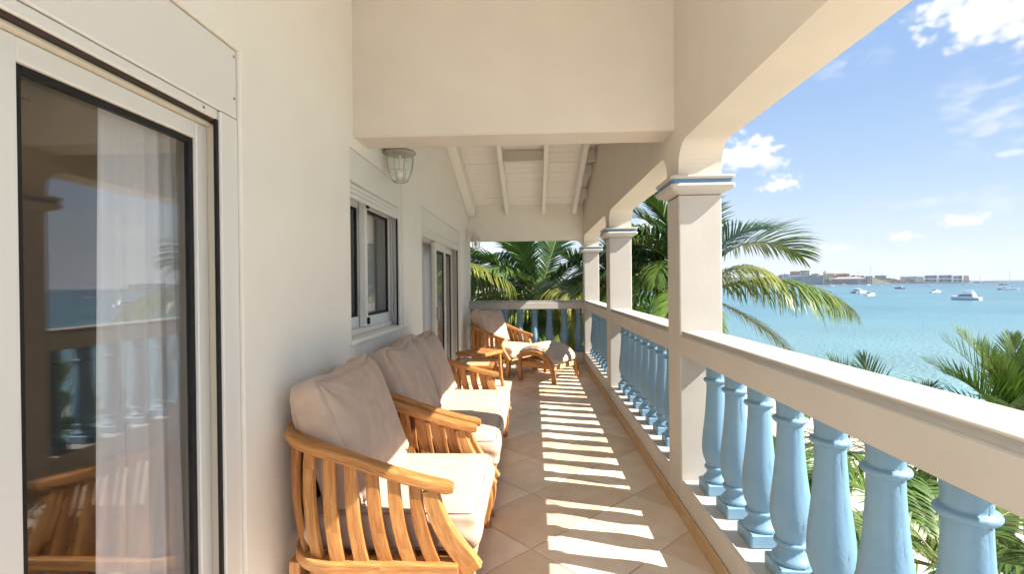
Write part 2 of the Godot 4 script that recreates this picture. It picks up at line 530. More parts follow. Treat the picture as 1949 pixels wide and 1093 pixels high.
func make_sky() -> Image:
	var im := Image.create(SKY_W, SKY_H, false, Image.FORMAT_RGBF)
	for y in SKY_H:
		var el := 90.0 - (y + 0.5) * 180.0 / SKY_H
		im.fill_rect(Rect2i(0, y, SKY_W, 1), sky_color(el) if el >= 0 else Color(0.42, 0.50, 0.55))
	var f := FastNoiseLite.new()
	f.seed = 11
	f.noise_type = FastNoiseLite.TYPE_SIMPLEX_SMOOTH
	f.frequency = 0.5
	f.fractal_octaves = 5
	f.fractal_gain = 0.46
	for set_ in [VEILS, CLOUDS]:
		var veil: bool = set_ == VEILS
		for c in set_:
			var az: float = c[0]
			var el0: float = c[1]
			var wide: float = c[2] / cos(deg_to_rad(el0))
			var high: float = c[3]
			var grow := 1.5
			var px0 := floori((az - wide * grow) / 360.0 * SKY_W)
			var px1 := floori((az + wide * grow) / 360.0 * SKY_W)
			var py0 := maxi(0, int((90.0 - el0 - high * grow) / 180.0 * SKY_H))
			var py1 := mini(SKY_H / 2 - 1, int((90.0 - el0 + high * grow) / 180.0 * SKY_H))
			for py in range(py0, py1 + 1):
				var el := 90.0 - (py + 0.5) * 180.0 / SKY_H
				for qx in range(px0, px1 + 1):
					var px := posmod(qx, SKY_W)
					var a := (qx + 0.5) * 360.0 / SKY_W
					var dx := (a - az) / wide
					var dy := (el - el0) / high
					var x := a * cos(deg_to_rad(el0))
					var alpha := 0.0
					var shade := 1.0
					if veil:
						var w := f.get_noise_2d(x * 0.35 + el * 0.5, el * 0.9 - x * 0.25 + 300.0) + 0.5 * f.get_noise_2d(x * 1.2 + 80.0, el * 2.6)
						alpha = clampf(1.0 - dx * dx - dy * dy, 0, 1) * smoothstep(-0.25, 0.75, w) * float(c[4])
					else:
						var base := dy * (1.0 if dy > 0 else 1.7)
						var w := f.get_noise_3d(x * 2.2 / maxf(0.7, sqrt(high)), el * 3.0 / maxf(0.7, sqrt(high)), az) * 1.15
						var d: float = 1.08 - sqrt(dx * dx + base * base) + w * 0.62
						alpha = smoothstep(0.06, 0.56, d) * float(c[4])
						shade = lerpf(0.84, 1.0, clampf(0.5 + dy * 0.9 + w * 0.7, 0, 1))
					if alpha <= 0.003:
						continue
					var was := im.get_pixel(px, py)
					var hue := Color(1.02, 1.03, 1.05) if veil else Color(1.08 * shade, 1.085 * lerpf(shade, 1.0, 0.15), 1.10 * lerpf(shade, 1.0, 0.35))
					im.set_pixel(px, py, was.lerp(hue, clampf(alpha, 0, 1)))
	return im


func _ready() -> void:
	rng.seed = 20240611
	# ---- camera
	var cam := Camera3D.new()
	cam.name = "camera"
	cam.transform = Transform3D(Basis(Vector3.UP, deg_to_rad(2.475)) * Basis(Vector3.RIGHT, deg_to_rad(-0.301)) * Basis(Vector3.BACK, deg_to_rad(-0.575)), Vector3(0, 1.36, 0))
	cam.fov = 61.15
	cam.near = 0.05
	cam.far = 60000.0
	add_child(cam)
	# ---- sky, sun, exposure
	var env := Environment.new()
	env.background_mode = Environment.BG_SKY
	var pano := PanoramaSkyMaterial.new()
	pano.panorama = ImageTexture.create_from_image(make_sky())
	var sky := Sky.new()
	sky.sky_material = pano
	env.sky = sky
	env.tonemap_mode = Environment.TONE_MAPPER_LINEAR
	env.tonemap_exposure = EXPOSURE
	env.background_energy_multiplier = SKY_LEVEL / EXPOSURE
	env.sdfgi_enabled = true
	env.ssao_enabled = true
	env.ssil_enabled = true
	if HAZE > 0.0:
		env.fog_enabled = true
		env.fog_density = HAZE
		env.fog_light_color = Color(0.90, 0.94, 0.98)
	var we := WorldEnvironment.new()
	we.name = "world_environment"
	we.environment = env
	add_child(we)
	var sun := DirectionalLight3D.new()
	sun.name = "sun"
	sun.light_energy = SUN
	sun.light_color = Color(1.0, 0.965, 0.905)
	sun.light_angular_distance = 0.5
	sun.shadow_enabled = true
	add_child(sun)
	sun.look_at_from_position(Vector3(30, 28, 8), Vector3(30, 28, 8) + Vector3(-1.0, -0.92, -0.255), Vector3.UP)
	# ---- setting
	make_materials()
	build_floor()
	build_house_wall()
	build_beams()
	build_ceiling()
	build_columns()
	build_rails()
	build_ground()
	build_sea()
	build_headland()
	# ---- objects
	build_near_door()
	build_window()
	build_far_door()
	build_rooms()
	build_lamps()
	build_seats()
	build_tables()
	build_palms()
	build_boats()


const EXPOSURE := 4.25
const SKY_LEVEL := 1.08
const SUN := 0.98
const HAZE := 0.0001


# ---------------------------------------------------------------- the porch itself
const XI := 0.85      # inner face of the columns and rails
const XO := 1.095     # outer face
const XW := -1.09     # face of the house wall
const COL_Z := [-0.245, -2.867, -5.445, -8.11]   # camera-side faces of the columns
const COL_D := 0.245


func clip_convex(p: PackedVector2Array, lo: Vector2, hi: Vector2) -> PackedVector2Array:
	var r := Geometry2D.intersect_polygons(p, PackedVector2Array([lo, Vector2(hi.x, lo.y), hi, Vector2(lo.x, hi.y)]))
	return r[0] if r.size() else PackedVector2Array()


func build_floor() -> void:
	var fl := thing("floor", "beige ceramic porch floor laid in diagonal tiles", "", Vector3.ZERO, 0.0, "", "structure")
	var base := MB.new()
	base.box(Vector3(XW - 0.2, -0.35, -8.5), Vector3(1.12, -0.004, 7.0), 0.0)
	part("grout_bed", base.done(), M.grout, fl)
	var pitch := 0.466
	var gap := 0.003
	var r2 := sqrt(2.0)
	for i in range(-26, 26):
		for j in range(-26, 26):
			# p = (x + z) / sqrt2 , q = (x - z) / sqrt2
			var p0 := -1.311 + i * pitch + gap
			var p1 := p0 + pitch - gap * 2.0
			var q0 := 1.748 + j * pitch + gap
			var q1 := q0 + pitch - gap * 2.0
			var quad := PackedVector2Array()
			for k in [[p0, q0], [p1, q0], [p1, q1], [p0, q1]]:
				quad.append(Vector2((k[0] + k[1]) / r2, (k[0] - k[1]) / r2))
			var poly := clip_convex(quad, Vector2(XW, -8.24), Vector2(XI, 0.6))
			if poly.size() < 3:
				continue
			var big := 0.0
			for a in poly:
				for b in poly:
					big = maxf(big, a.distance_to(b))
			if big < 0.06:
				continue
			var c := Vector2.ZERO
			for a in poly:
				c += a / poly.size()
			var m := MB.new()
			var lift := rng.randf_range(-0.0006, 0.0006)
			var top := []
			var ring := []
			for a in poly:
				var inn := a.move_toward(c, 0.0035)
				top.append(Vector3(inn.x, lift, inn.y))
				ring.append(Vector3(a.x, lift - 0.0022, a.y))
			m.face(top, Vector3.UP)
			for k in poly.size():
				var k2 := (k + 1) % poly.size()
				m.face([ring[k], ring[k2], top[k2], top[k]], Vector3.UP)
				var o := Vector3(poly[k].x + poly[k2].x, 0, poly[k].y + poly[k2].y) * 0.5 - Vector3(c.x, 0, c.y)
				m.face([ring[k] + Vector3(0, -0.006, 0), ring[k2] + Vector3(0, -0.006, 0), ring[k2], ring[k]], o)
			part("tile", m.done(), [M.tile, M.tile2, M.tile3, M.tile][rng.randi_range(0, 3)], fl)
	# skirting tiles along the kerb and along the house
	var z := -8.235
	while z < 1.4:
		var z1 := minf(z + 0.462, 1.5)
		boxpart("skirting_tile", Vector3(XI - 0.012, -0.003, z), Vector3(XI - 0.0005, 0.088, z1 - 0.004), 0.003, M.skirting, fl)
		if z1 < -7.3 or (z > -4.6 and z1 < -1.9):
			boxpart("skirting_tile", Vector3(XW + 0.0005, -0.003, z), Vector3(XW + 0.012, 0.088, z1 - 0.004), 0.003, M.skirting, fl)
		z += 0.466
	var x := XW + 0.02
	while x < XI - 0.05:
		var x1 := minf(x + 0.462, XI - 0.015)
		boxpart("skirting_tile", Vector3(x, -0.003, -8.239), Vector3(x1, 0.088, -8.228), 0.003, M.skirting, fl)
		x += 0.466


func holed_wall(b: MB, z0: float, z1: float, y0: float, y1: float, xf: float, xb: float, holes: Array) -> void:
	# a wall in the zy plane from xf (front) to xb (back) with rectangular holes [z0, z1, y0, y1]
	var zs := [z0, z1]
	var ys := [y0, y1]
	for h in holes:
		zs.append_array([h[0], h[1]])
		ys.append_array([h[2], h[3]])
	zs.sort()
	ys.sort()
	var solid := func(i: int, j: int) -> bool:
		if i < 0 or j < 0 or i >= zs.size() - 1 or j >= ys.size() - 1:
			return false
		var cz: float = (zs[i] + zs[i + 1]) * 0.5
		var cy: float = (ys[j] + ys[j + 1]) * 0.5
		for h in holes:
			if cz > h[0] and cz < h[1] and cy > h[2] and cy < h[3]:
				return false
		return true
	for i in zs.size() - 1:
		for j in ys.size() - 1:
			if zs[i + 1] - zs[i] < 1e-5 or ys[j + 1] - ys[j] < 1e-5 or not solid.call(i, j):
				continue
			var a: float = zs[i]
			var c: float = zs[i + 1]
			var d: float = ys[j]
			var e: float = ys[j + 1]
			for s in [[xf, 1.0], [xb, -1.0]]:
				b.face([Vector3(s[0], d, a), Vector3(s[0], d, c), Vector3(s[0], e, c), Vector3(s[0], e, a)], Vector3(s[1], 0, 0))
			if not solid.call(i - 1, j) and not (i > 0 and zs[i] - zs[i - 1] < 1e-5):
				b.face([Vector3(xf, d, a), Vector3(xb, d, a), Vector3(xb, e, a), Vector3(xf, e, a)], Vector3(0, 0, -1))
			if not solid.call(i + 1, j):
				b.face([Vector3(xf, d, c), Vector3(xb, d, c), Vector3(xb, e, c), Vector3(xf, e, c)], Vector3(0, 0, 1))
			if not solid.call(i, j - 1):
				b.face([Vector3(xf, d, a), Vector3(xb, d, a), Vector3(xb, d, c), Vector3(xf, d, c)], Vector3(0, -1, 0))
			if not solid.call(i, j + 1):
				b.face([Vector3(xf, e, a), Vector3(xb, e, a), Vector3(xb, e, c), Vector3(xf, e, c)], Vector3(0, 1, 0))


func build_house_wall() -> void:
	var b := MB.new()
	holed_wall(b, -8.47, 2.6, -0.004, 5.6, XW, XW - 0.24, [[-1.79, 0.7, 0.0, 2.25], [-4.055, -2.872, 1.03, 2.20], [-7.26, -4.735, 0.0, 2.15]])
	var w := solo("house_wall", b.done(), M.wall, "cream plastered house wall with glazed doors along the porch", "wall", "", "structure")
	# end of the porch behind the camera, and the outer shell that keeps the rooms dark
	var s := MB.new()
	s.box(Vector3(-6.2, -4.4, -8.47), Vector3(-6.0, 5.6, 2.6), 0.0)
	s.box(Vector3(-6.0, -4.4, 2.4), Vector3(XW - 0.24, 5.6, 2.6), 0.0)
	s.box(Vector3(-6.0, -4.4, -8.47), Vector3(XW - 0.24, 5.6, -8.27), 0.0)
	part("outer_shell", s.done(), M.wall, w)
	var g := MB.new()
	g.box(Vector3(XW - 0.23, -4.4, -8.47), Vector3(1.095, -0.36, 2.6), 0.0)
	g.box(Vector3(-6.2, 3.4, 0.0), Vector3(XW - 0.235, 3.6, 2.6), 0.0)
	part("ground_storey", g.done(), M.wall, w)


func arch_outline(z_far: float, z_near: float, y_top: float) -> PackedVector2Array:
	# the side beam in the (z, y) plane: soffit with rounded haunches that come down on the capitals
	var soffit := 2.165
	var foot := 1.98
	var r := 0.135
	var pts := PackedVector2Array()
	pts.append(Vector2(z_far, y_top))
	pts.append(Vector2(z_far, foot))
	for k in range(COL_Z.size() - 1, -1, -1):
		var zf: float = COL_Z[k]
		pts.append(Vector2(zf, foot))
		var z_next: float = (COL_Z[k - 1] - COL_D) if k > 0 else z_near
		if k > 0:
			for i in 9:
				var a := PI * 0.5 * i / 8.0
				pts.append(Vector2(zf + r - r * cos(a), soffit - r + r * sin(a)))
			for i in 9:
				var a := PI * 0.5 * i / 8.0
				pts.append(Vector2(z_next - r + r * sin(a), soffit - r + r * cos(a)))
			pts.append(Vector2(z_next, foot))
	pts.append(Vector2(z_near, foot))
	pts.append(Vector2(z_near, y_top))
	return pts


func build_beams() -> void:
	var sb := MB.new()
	# the outline's x is the world's z, its depth runs along the world's x
	var t := Transform3D(Basis(Vector3(0, 0, 1), Vector3(0, 1, 0), Vector3(-1, 0, 0)), Vector3.ZERO)
	sb.prism(arch_outline(-8.355, 0.0, 3.9), -XI, -XO, t)
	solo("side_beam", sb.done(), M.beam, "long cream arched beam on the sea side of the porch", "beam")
	var cb := MB.new()
	cb.box(Vector3(XW - 0.02, 2.272, -3.20), Vector3(XI + 0.02, 3.85, -2.94), 0.012)
	solo("cross_beam", cb.done(), M.beam, "deep cream beam crossing overhead between house wall and first column", "beam")
	var eb := MB.new()
	var pts := PackedVector2Array([Vector2(XW - 0.02, 2.74), Vector2(XW - 0.02, 2.108)])
	for i in 9:
		var a := PI * 0.5 * i / 8.0
		pts.append(Vector2(XI - 0.12 + 0.118 * sin(a), 2.108 - 0.12 + 0.12 * cos(a)))
	pts.append(Vector2(XI + 0.02, 1.99))
	pts.append(Vector2(XI + 0.02, 2.74))
	eb.prism(pts, -8.24, -8.46)
	solo("end_beam", eb.done(), M.wall, "cream beam over the opening at the far end of the porch", "beam")


func ceil_y(z: float) -> float:
	return 2.70 + 0.294 * (8.24 + z)


func build_ceiling() -> void:
	var c := thing("porch_ceiling", "sloping white boarded ceiling on painted rafters", "ceiling", Vector3.ZERO, 0.0, "", "structure")
	var slope := atan(0.294)
	var run := 0.13
	var k := 0
	var z := -8.24
	while z < -3.22:
		var cz := z + run * 0.5
		var t := Transform3D(Basis(Vector3.RIGHT, -slope), Vector3(0, ceil_y(cz) + 0.012 + rng.randf_range(-0.0025, 0.0025), cz))
		var b := MB.new()
		b.box(Vector3(XW, -0.009, -run * 0.5 / cos(slope) + rng.randf_range(0.001, 0.004)), Vector3(XI, 0.009, run * 0.5 / cos(slope) - 0.001), 0.004, t)
		part("plank", b.done(), M.white_wood, c)
		z += run
		k += 1
	for r in [[-0.42, 0.062, 0.185], [0.19, 0.062, 0.185], [0.70, 0.066, 0.185], [-1.02, 0.13, 0.20]]:
		var length := 5.03 / cos(slope)
		var t := Transform3D(Basis(Vector3.RIGHT, -slope), Vector3(r[0], ceil_y(-5.73) - 0.002, -5.73))
		var b := MB.new()
		b.box(Vector3(-r[1] * 0.5, -r[2], -length * 0.5 + 0.03), Vector3(r[1] * 0.5, 0, length * 0.5), 0.006, t)
		part("rafter", b.done(), M.white_wood, c)
	for zz in [-4.9, -5.55, -6.21, -6.60, -6.98, -7.66]:
		var y := ceil_y(zz) - 0.10
		boxpart("blocking", Vector3(0.735, y - 0.07, zz - 0.02), Vector3(XI - 0.001, y + 0.085, zz + 0.02), 0.004, M.white_wood, c)
	boxpart("blocking", Vector3(-0.387, ceil_y(-6.6) - 0.155, -6.615), Vector3(0.157, ceil_y(-6.6) - 0.012, -6.58), 0.004, M.beam, c)
	var roof := MB.new()
	var th := Transform3D(Basis(Vector3.RIGHT, -slope), Vector3(0, ceil_y(-3.0) + 0.06, -3.0))
	roof.box(Vector3(-6.2, 0, -6.4), Vector3(1.7, 0.12, 3.2), 0.0, th)
	part("roof_deck", roof.done(), M.white_wood, c)
	var near := MB.new()
	near.box(Vector3(XW, 3.62, -2.938), Vector3(XI, 3.70, 0.0), 0.0)
	part("near_ceiling", near.done(), M.white_wood, c)


func build_columns() -> void:
	var labels := ["cream column nearest the camera on the sea side", "large cream column with blue banded capital between near and middle balustrade", "middle cream column with blue banded capital beside the middle balustrade", "far corner cream column with blue banded capital at the end railing"]
	for k in 4:
		var z1: float = COL_Z[k]
		var z0: float = z1 - COL_D
		var o := thing("porch_column", labels[k], "column", Vector3((XI + XO) * 0.5, 0, (z0 + z1) * 0.5), 0.0, "columns along the porch rail")
		var h := COL_D * 0.5
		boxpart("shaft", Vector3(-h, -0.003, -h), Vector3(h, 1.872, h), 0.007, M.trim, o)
		var cap := MB.new()
		var prof := [[0.000, 1.872], [0.010, 1.878], [0.045, 1.893], [0.056, 1.902], [0.060, 1.915], [0.056, 1.927], [0.046, 1.9315]]
		square_lathe(cap, prof, h)
		var upper := [[0.046, 1.9525], [0.056, 1.956], [0.060, 1.966], [0.056, 1.976], [0.0, 1.982]]
		square_lathe(cap, upper, h)
		part("capital", cap.done(), M.trim, o)
		var band := MB.new()
		square_lathe(band, [[0.0, 1.9312], [0.047, 1.9312], [0.049, 1.936], [0.049, 1.948], [0.047, 1.9528], [0.0, 1.9528]], h)
		part("blue_band", band.done(), M.blue_band, o)


func square_lathe(b: MB, prof: Array, h: float) -> void:
	# a moulding [overhang, height] run round a square of half width h, with eased corners
	for i in prof.size() - 1:
		var p: Array = prof[i]
		var q: Array = prof[i + 1]
		var ra := sq_ring(h + p[0], p[1])
		var rb := sq_ring(h + q[0], q[1])
		for k in ra.size():
			var k2 := (k + 1) % ra.size()
			var mid: Vector3 = (ra[k] + ra[k2]) * 0.5
			var o := Vector3(mid.x, 0, mid.z).normalized() * maxf(q[1] - p[1], 1e-4) + Vector3(0, -(q[0] - p[0]), 0)
			b.face([ra[k], ra[k2], rb[k2], rb[k]], o)


func sq_ring(h: float, y: float) -> Array:
	var e := 0.012
	return [Vector3(-h + e, y, -h), Vector3(h - e, y, -h), Vector3(h, y, -h + e), Vector3(h, y, h - e), Vector3(h - e, y, h), Vector3(-h + e, y, h), Vector3(-h, y, h - e), Vector3(-h, y, -h + e)]


func baluster_mesh(sd: int) -> ArrayMesh:
	var prof := [[0.0, 0.058], [0.060, 0.058], [0.068, 0.062], [0.0695, 0.070], [0.067, 0.078], [0.060, 0.084], [0.053, 0.095], [0.0465, 0.106], [0.0455, 0.115], [0.048, 0.122], [0.0485, 0.124], [0.0555, 0.1245], [0.0600, 0.131], [0.0605, 0.138], [0.0570, 0.143], [0.0505, 0.145], [0.0505, 0.145],
		[0.055, 0.163], [0.062, 0.180], [0.0685, 0.205], [0.0715, 0.232], [0.0720, 0.258], [0.0705, 0.290], [0.067, 0.325], [0.062, 0.365], [0.0575, 0.405], [0.0535, 0.450], [0.0500, 0.500], [0.0475, 0.550], [0.0465, 0.585], [0.0465, 0.597],
		[0.0470, 0.600], [0.0550, 0.601], [0.0610, 0.607], [0.0625, 0.613], [0.0600, 0.619], [0.0540, 0.622], [0.0540, 0.622], [0.0465, 0.623], [0.0475, 0.632], [0.0475, 0.655], [0.0490, 0.675], [0.0535, 0.695], [0.0600, 0.710], [0.0660, 0.720], [0.0665, 0.7275]]
	var p := []
	for k in prof:
		p.append(Vector2(k[0], k[1]))
	var f := FastNoiseLite.new()
	f.seed = sd
	f.frequency = 14.0
	f.fractal_octaves = 3
	# casting seams on two opposite sides, ragged and a few millimetres proud
	var seam := func(t: float, y: float) -> float:
		var s := 0.0
		for at in [1.28, 1.28 + PI]:
			var d: float = absf(wrapf(t - at, -PI, PI))
			s += maxf(0.0, 1.0 - d / 0.085) * (0.0034 + 0.0060 * maxf(0.0, f.get_noise_2d(y * 2.0, at * 3.0 + sd)))
		return s + 0.0009 * f.get_noise_3d(cos(t) * 0.25, y * 0.6, sin(t) * 0.25)
	var b := MB.new()
	b.lathe(p, 96, Vector3.ZERO, seam)
	var lo := 0.0715
	b.box(Vector3(-lo, 0.0, -lo), Vector3(lo, 0.060, lo), 0.006)
	return b.done()


func build_rails() -> void:
	var forms := [baluster_mesh(1), baluster_mesh(2), baluster_mesh(3)]
	var labels := ["near balustrade of blue turned balusters under a cream rail, closest to camera", "middle balustrade of blue balusters between the large and the middle column", "far balustrade of blue balusters between the middle and the corner column"]
	for k in 3:
		var z1: float = COL_Z[k] - COL_D
		var z0: float = COL_Z[k + 1]
		var o := thing("balustrade", labels[k], "balustrade", Vector3((XI + XO) * 0.5, 0, (z0 + z1) * 0.5), 0.0, "balustrades round the porch")
		rail(o, (z1 - z0) * 0.5, 9, 0.2575, forms)
	var e := thing("balustrade", "end balustrade of blue balusters across the far end, behind the armchair", "balustrade", Vector3((XW + XI) * 0.5, 0, -8.345), PI * 0.5, "balustrades round the porch")
	rail(e, (XI - XW) * 0.5 - 0.001, 8, 0.253, forms, 0.015)


func rail(o: Node3D, half: float, count: int, pitch: float, forms: Array, shift := 0.0) -> void:
	# along local z; local -x is the porch side
	var w := (XO - XI) * 0.5
	var kerb := MB.new()
	kerb.box(Vector3(-w, -0.002, -half), Vector3(w, 0.213, half), 0.011)
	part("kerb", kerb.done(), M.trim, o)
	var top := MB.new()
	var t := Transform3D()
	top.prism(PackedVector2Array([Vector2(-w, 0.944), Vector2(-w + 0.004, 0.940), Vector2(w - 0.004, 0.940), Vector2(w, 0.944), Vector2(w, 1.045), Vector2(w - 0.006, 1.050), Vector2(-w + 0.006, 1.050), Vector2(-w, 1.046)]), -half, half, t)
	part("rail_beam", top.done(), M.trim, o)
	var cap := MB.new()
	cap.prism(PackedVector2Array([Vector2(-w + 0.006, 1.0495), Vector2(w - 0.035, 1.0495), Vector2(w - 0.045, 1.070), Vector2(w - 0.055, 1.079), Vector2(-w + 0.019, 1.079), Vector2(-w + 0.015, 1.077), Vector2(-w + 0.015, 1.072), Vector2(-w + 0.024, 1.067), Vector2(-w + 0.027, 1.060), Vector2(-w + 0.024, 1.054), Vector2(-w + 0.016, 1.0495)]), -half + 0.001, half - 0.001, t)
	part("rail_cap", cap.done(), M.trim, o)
	for i in count:
		var z := (i - (count - 1) * 0.5) * pitch + shift
		part("baluster", forms[(i * 2 + count) % 3], M.blue, o, Transform3D(Basis(Vector3.UP, (PI if i % 4 == 1 else 0.0) + rng.randf_range(-0.03, 0.03)), Vector3(0.021, 0.2125, z)))


# ---------------------------------------------------------------- across the bay
const FAR_BUILDINGS := [
	# name, label, x, base, z, turn, width, height, depth, wall, roof, storeys, style
	["hotel", "white four storey seafront block left of the long grey hotel", 742.4, -8.5, -1462.3, -0.470, 22.9, 27.5, 25.0, "h_white", "", 4, "flat"],
	["hotel", "long grey seafront hotel with dark windows behind the anchored masts", 791.0, -9.0, -1442.4, -0.502, 80.6, 25.6, 25.0, "h_grey", "", 5, "flat"],
	["hotel", "narrow cream hotel wing beside the long grey hotel", 834.9, -8.7, -1423.2, -0.531, 12.0, 24.5, 20.0, "h_cream", "", 4, "flat"],
	["hotel", "pink roofed seafront hotel with open galleries behind the catamaran", 906.0, -9.4, -1438.4, -0.562, 78.3, 22.4, 30.0, "h_mauve", "h_pinkroof", 4, "hip"],
	["hotel", "tan end block right of the pink roofed hotel", 948.4, -9.1, -1416.9, -0.590, 16.2, 23.5, 25.0, "h_tan", "", 3, "flat"],
	["villa", "long pink villa with red roof high on the hill", 883.6, 21.1, -1682.0, -0.484, 29.2, 18.0, 20.0, "h_pink", "h_roof", 2, "hip"],
	["villa", "cream villa at the end of the pink villa on the hill", 908.8, 20.6, -1668.6, -0.499, 26.4, 17.0, 20.0, "h_cream", "", 2, "flat"],
	["villa", "red roofed villa with tower on the hilltop", 967.4, 14.2, -1635.3, -0.534, 31.7, 14.9, 20.0, "h_cream", "h_roof", 2, "tower"],
	["villa", "long terracotta villa beside the towered villa on the hill", 1003.7, 13.6, -1625.0, -0.553, 38.2, 14.8, 20.0, "h_pink", "h_roof", 2, "hip"],
	["house", "pale hillside house above the cream hotel wing", 883.9, 12.0, -1545.0, -0.520, 13.8, 8.5, 14.0, "h_white", "h_roof", 1, "hip"],
	["house", "grey house on the rise right of the pink roofed hotel", 1137.6, 5.6, -1645.0, -0.605, 30.2, 12.3, 18.0, "h_grey", "", 2, "flat"],
	["house", "cream shore house with red roof left of the white terraces", 1191.0, -7.8, -1668.5, -0.620, 19.3, 13.4, 16.0, "h_cream", "h_roof", 2, "hip"],
	["house", "pink shore house among the low cream houses", 1210.2, -8.0, -1667.0, -0.628, 10.9, 11.6, 16.0, "h_pink", "", 1, "flat"],
	["house", "cream two storey shore house in the middle of the low row", 1228.7, -7.3, -1665.9, -0.636, 17.6, 14.2, 16.0, "h_cream", "", 2, "flat"],
	["house", "tan shore house at the right end of the low row", 1250.4, -7.6, -1662.2, -0.645, 18.8, 13.3, 16.0, "h_tan", "", 2, "flat"],
	["house", "long white terrace roof behind the low shore houses", 1297.4, 5.7, -1726.9, -0.644, 61.4, 8.3, 20.0, "h_white", "", 1, "flat"],
	["office_building", "low white wing at the left of the modern glass blocks", 1278.5, -6.1, -1666.0, -0.655, 18.7, 16.8, 20.0, "h_white", "", 2, "flat"],
	["office_building", "first modern white block with dark glass bands", 1312.4, -6.4, -1664.9, -0.668, 32.2, 23.7, 25.0, "h_white", "", 2, "glass"],
	["office_building", "middle modern white block with dark glass bands", 1346.3, -6.9, -1650.5, -0.684, 33.4, 24.4, 25.0, "h_white", "", 2, "glass"],
	["office_building", "right hand modern white block with dark glass bands", 1375.7, -7.2, -1639.2, -0.698, 21.4, 22.5, 25.0, "h_white", "", 2, "glass"],
	["house", "stepped tan terraces at the tip of the headland", 1404.5, -5.8, -1641.1, -0.708, 17.5, 21.6, 20.0, "h_tan", "", 4, "step"],
]
const FAR_TREES := [
	# x, foot, z, crown height, crown width
	[837.0, 12.2, -1649.8, 15.0, 19.0],
	[837.8, 6.9, -1671.8, 21.2, 26.9],
	[848.3, 10.4, -1655.3, 15.1, 19.1],
	[902.4, 9.1, -1615.0, 15.0, 19.0],
	[919.9, 10.0, -1628.1, 18.2, 23.0],
	[917.5, 8.7, -1606.5, 15.0, 19.0],
	[891.2, 10.6, -1609.7, 11.9, 15.1],
	[919.9, 7.7, -1593.5, 14.9, 18.9],
	[943.1, 8.8, -1533.1, 11.7, 14.8],
	[957.5, 3.9, -1536.0, 14.7, 18.6],
	[921.3, 5.8, -1523.0, 11.5, 14.6],
	[830.7, -3.1, -1414.0, 10.6, 13.5],
	[837.1, -6.2, -1410.3, 9.3, 11.8],
	[995.8, 10.8, -1559.2, 9.0, 11.4],
	[1005.9, 8.2, -1552.7, 10.5, 13.3],
	[1014.7, 9.6, -1546.9, 9.0, 11.4],
	[1160.1, -1.4, -1641.4, 13.0, 16.5],
	[1167.8, -1.6, -1635.9, 11.4, 14.5],
	[1146.6, 0.5, -1638.7, 9.7, 12.3],
	[1186.1, -2.6, -1647.5, 9.9, 12.5],
	[1219.0, -4.0, -1635.7, 11.6, 14.7],
	[1238.4, -5.8, -1646.2, 8.4, 10.6],
	[1119.4, 0.9, -1645.3, 9.7, 12.3],
	[750.2, 1.0, -1525.5, 19.3, 24.4],
	[746.1, -3.3, -1549.7, 22.3, 28.3],
]
const FAR_PALMS := [
	[877.5, 30.8, -1628.7],
	[1522.2, 14.3, -1724.2],
	[1255.7, 16.0, -1708.1],
	[1269.0, 15.7, -1698.2],
	[1282.1, 14.5, -1688.4],
	[1135.3, 23.4, -1658.7],
	[1146.7, 22.3, -1650.8],
]
const SHORE := [
	[510.2, -1474.2],
	[631.5, -1470.1],
	[725.5, -1454.0],
	[816.6, -1422.3],
	[882.8, -1435.2],
	[949.5, -1404.1],
	[1176.9, -1641.7],
	[1258.0, -1650.1],
	[1329.4, -1625.7],
	[1398.0, -1620.2],
	[1519.0, -1673.4],
]
const BOATS := [
	# kind, label, x, z, direction in which one looks at it
	["yacht", "white motor yacht with flybridge, largest boat on the right", 202.3, -236.7, 0.707],
	["cat", "white sailing catamaran seen from astern left of the blue sloop", 251.9, -388.3, 0.575],
	["sloop", "pale blue sloop with blue sail cover beside the catamaran", 208.8, -311.1, 0.591],
	["dark", "dark hulled motor boat between the sloop and the glass blocks", 414.0, -568.0, 0.630],
	["sloop", "white sloop with bare mast left of the motor yacht", 298.9, -375.0, 0.673],
	["cat", "white catamaran with tall mast at the right edge of the bay", 426.0, -455.8, 0.752],
	["motor", "small grey motor boat in front of the modern blocks", 756.4, -963.0, 0.666],
	["motor", "small white motor boat right of the modern blocks near the spit", 826.2, -968.8, 0.706],
	["motor", "white motor cruiser in front of the cream hotel wing", 561.6, -941.4, 0.538],
	["dark", "dark motor boat behind the right hand catamaran", 817.5, -884.1, 0.746],
	["motor", "small white boat right of the blue sloop near the shore", 644.3, -933.2, 0.604],
	["sloop", "distant sloop with tall mast in front of the grey hotel", 585.5, -1079.8, 0.497],
	["sloop", "distant sloop with shorter mast in front of the grey hotel", 543.9, -984.5, 0.505],
	["motor", "low white boat moored below the pink roofed hotel", 802.6, -1294.2, 0.555],
	["motor", "white boat moored by the white seafront block", 635.8, -1248.6, 0.471],
	["sloop", "distant sloop behind the mast of the blue sloop", 689.1, -1031.4, 0.589],
	["motor", "white boat moored right of the pink roofed hotel wing", 860.8, -1230.4, 0.610],
]


